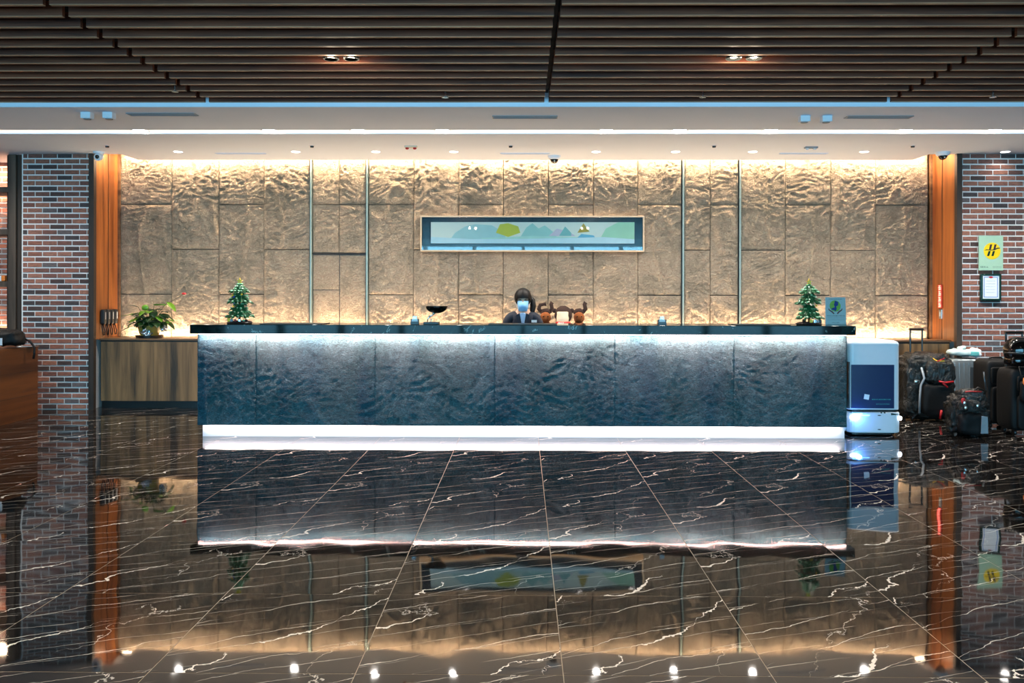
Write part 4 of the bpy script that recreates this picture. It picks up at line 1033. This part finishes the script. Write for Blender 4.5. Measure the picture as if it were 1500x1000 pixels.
# ------------------------------------------------------------------ receptionist
yp = 8.88; hp = ony(766, 440, yp)
per = thing('person', 'receptionist in dark suit and pale blue face mask looking down behind the desk', 'person', (hp.x, yp, 0))
def skin(name, verts, edges, radii, mat, parent, sub=2):
    me = bpy.data.meshes.new(name); me.from_pydata(verts, edges, []); me.materials.append(M[mat])
    o = bpy.data.objects.new(name, me); COL.objects.link(o); o.parent = parent
    if not me.skin_vertices: 
        with bpy.context.temp_override(object=o): pass
    m = o.modifiers.new('skin', 'SKIN'); m.use_smooth_shade = True
    if not me.skin_vertices:
        bpy.context.view_layer.objects.active = o; bpy.ops.mesh.customdata_skin_add()
    for i, r_ in enumerate(radii):
        me.skin_vertices[0].data[i].radius = r_ if isinstance(r_, tuple) else (r_, r_); me.skin_vertices[0].data[i].use_root = (i == 0)
    s_ = o.modifiers.new('sub', 'SUBSURF'); s_.levels = sub; s_.render_levels = sub
    return o
V = []; E = []; RR = []
def sv(p, r, par=None):
    V.append(p); RR.append(r); i = len(V) - 1
    if par is not None: E.append((par, i))
    return i
pel = sv((0, .06, .86), (.15, .11)); wai = sv((0, .05, 1.0), (.12, .09), pel); che = sv((0, .02, 1.14), (.13, .10), wai); nb = sv((0, -.0, 1.225), (.055, .05), che)
nk = sv((0, -.03, 1.29), .045, nb); hd1 = sv((0, -.07, 1.335), (.058, .065), nk); hd2 = sv((0, -.055, 1.40), (.075, .085), hd1); hd3 = sv((0, -.03, 1.465), (.06, .07), hd2)
for s_ in (-1, 1):
    sh = sv((s_ * .155, .01, 1.195), .055, nb); el = sv((s_ * .21, -.02, .96), .04, sh); wr_ = sv((s_ * .12, -.24, .80), .027, el); pm = sv((s_ * .10, -.31, .785), (.035, .018), wr_)
    for k, (dx, ln) in enumerate(((-.028, .055), (-.01, .065), (.01, .062), (.028, .048))):
        f1 = sv((s_ * .10 + dx, -.345, .785), .009, pm); sv((s_ * .10 + dx * 1.15, -.345 - ln * .6, .78), .008, f1)
        f2 = len(V) - 1; sv((s_ * .10 + dx * 1.2, -.345 - ln, .768), .007, f2)
    t1 = sv((s_ * .10 - s_ * .045, -.30, .785), .010, pm); sv((s_ * .10 - s_ * .06, -.335, .778), .008, t1)
    hi = sv((s_ * .09, .06, .80), .09, pel); kn = sv((s_ * .1, .04, .46), .055, hi); an = sv((s_ * .1, .07, .10), .036, kn); sv((s_ * .1, -.08, .035), (.04, .03), an)
body = skin('body', V, E, RR, 'skin', per)
# face details
MB().sup((0, -.142, 1.372), (.011, .016, .02), 1, 10, 8).build('nose', 'skin', per, smooth=True)
for s_ in (-1, 1):
    MB().sup((s_ * .03, -.128, 1.392), (.014, .008, .006), 1, 12, 8).build('eye', 'ink', per, smooth=True)
    MB().sup((s_ * .078, -.03, 1.38), (.008, .018, .03), 1, 10, 8).build('ear', 'skin', per, smooth=True)
# hair cap with fringe + side tail
hm = MB(); nu, nv = 32, 18; vs = []; fs = []
for i in range(nv + 1):
    ph_ = R(90) - R(150) * i / nv
    for k in range(nu):
        th = 2 * math.pi * k / nu; cx_, cy_ = math.cos(th), math.sin(th)
        front = max(0, -cy_); p_ = ph_
        lim = R(-5) if front > .5 else (R(-25) if front > .05 else R(-55)); p_ = max(p_, lim)
        jit = .003 * math.sin(th * 23) * (1 if i < nv else 0)
        r_ = (.095 + jit, .112 + jit, .108)
        vs.append((r_[0] * math.cos(p_) * cx_, -.045 + r_[1] * math.cos(p_) * cy_, 1.418 + r_[2] * math.sin(p_)))
for i in range(nv):
    for k in range(nu): k2 = (k + 1) % nu; fs.append((i * nu + k, i * nu + k2, (i + 1) * nu + k2, (i + 1) * nu + k))
hm.add(vs, fs); ho = hm.build('hair', 'hair', per, smooth=True); so = ho.modifiers.new('s', 'SOLIDIFY'); so.thickness = .006
MB().tube([(.07, .05, 1.43), (.105, .04, 1.38), (.115, .02, 1.32), (.105, .0, 1.25), (.1, -.01, 1.2)], .03, 12, radii=[.03, .036, .033, .028, .012]).build('ponytail', 'hair', per, smooth=True)
# mask: curved patch with pleats
mm = MB(); nx_, nz_ = 14, 10; vs = []; fs = []
for j_ in range(nz_ + 1):
    f = j_ / nz_; z_ = 1.380 - .115 * f; 
    for i in range(nx_ + 1):
        u = -1 + 2 * i / nx_; wd = .060 * (1 - .25 * f ** 3); bul = math.sqrt(max(0, 1 - (u * .93) ** 2))
        vs.append((u * wd, -.055 - .098 * bul * (1 - .18 * (f - .4) ** 2 * 4) - .02 * math.sin(f * math.pi) + (.0025 if int(f * 9) % 2 else 0), z_))
for j_ in range(nz_):
    for i in range(nx_): a_ = j_ * (nx_ + 1) + i; fs.append((a_, a_ + 1, a_ + nx_ + 2, a_ + nx_ + 1))
mm.add(vs, fs); mo = mm.build('face_mask', 'mask', per, smooth=True); so = mo.modifiers.new('s', 'SOLIDIFY'); so.thickness = .003; so.offset = 1
for s_ in (-1, 1): MB().tube([(s_ * .066, -.08, 1.378), (s_ * .086, -.03, 1.385), (s_ * .07, -.08, 1.31)], .0018, 5).build('mask_loop', 'paper', per)
# jacket, shirt, trousers
V = []; E = []; RR = []
c0 = sv((0, .055, .84), (.165, .125)); c1_ = sv((0, .045, 1.0), (.145, .115), c0); c2 = sv((0, .02, 1.13), (.155, .12), c1_); c3 = sv((0, .005, 1.228), (.088, .07), c2)
for s_ in (-1, 1):
    a1_ = sv((s_ * .165, .01, 1.185), .065, c3); a2 = sv((s_ * .215, -.02, .96), .052, a1_); a3 = sv((s_ * .125, -.225, .81), .040, a2)
jk = skin('jacket', V, E, RR, 'suit', per)
MB().prism([(-.038, 1.235), (.038, 1.235), (.012, 1.08), (-.004, 1.05), (-.014, 1.08)], -.128, -.10).build('shirt', 'shirt', per, smooth=False)
MB().tube([(-.045, -.05, 1.25), (0, -.075, 1.235), (.045, -.05, 1.25)], .012, 8).build('collar', 'shirt', per, smooth=True)
for s_ in (-1, 1): MB().prism([(s_ * .036, 1.245), (s_ * .075, 1.225), (s_ * .07, 1.16), (s_ * .012, 1.06), (s_ * .008, 1.09)], -.138, -.118).build('lapel', 'suit', per, bevel=.003)
nt = B('name_tag', .095, .155, -.108, -.100, 1.14, 1.168, 'paper', per); 
V = []; E = []; RR = []
c0 = sv((0, .06, .84), (.155, .12))
for s_ in (-1, 1): h1 = sv((s_ * .09, .06, .78), .1, c0); k1 = sv((s_ * .1, .045, .46), .07, h1); sv((s_ * .1, .07, .10), .055, k1)
skin('trousers', V, E, RR, 'suit', per)
for s_ in (-1, 1): MB().sup((s_ * .1, -.01, .035), (.045, .125, .04), .8, 18, 10).build('shoe', 'black', per, smooth=True)
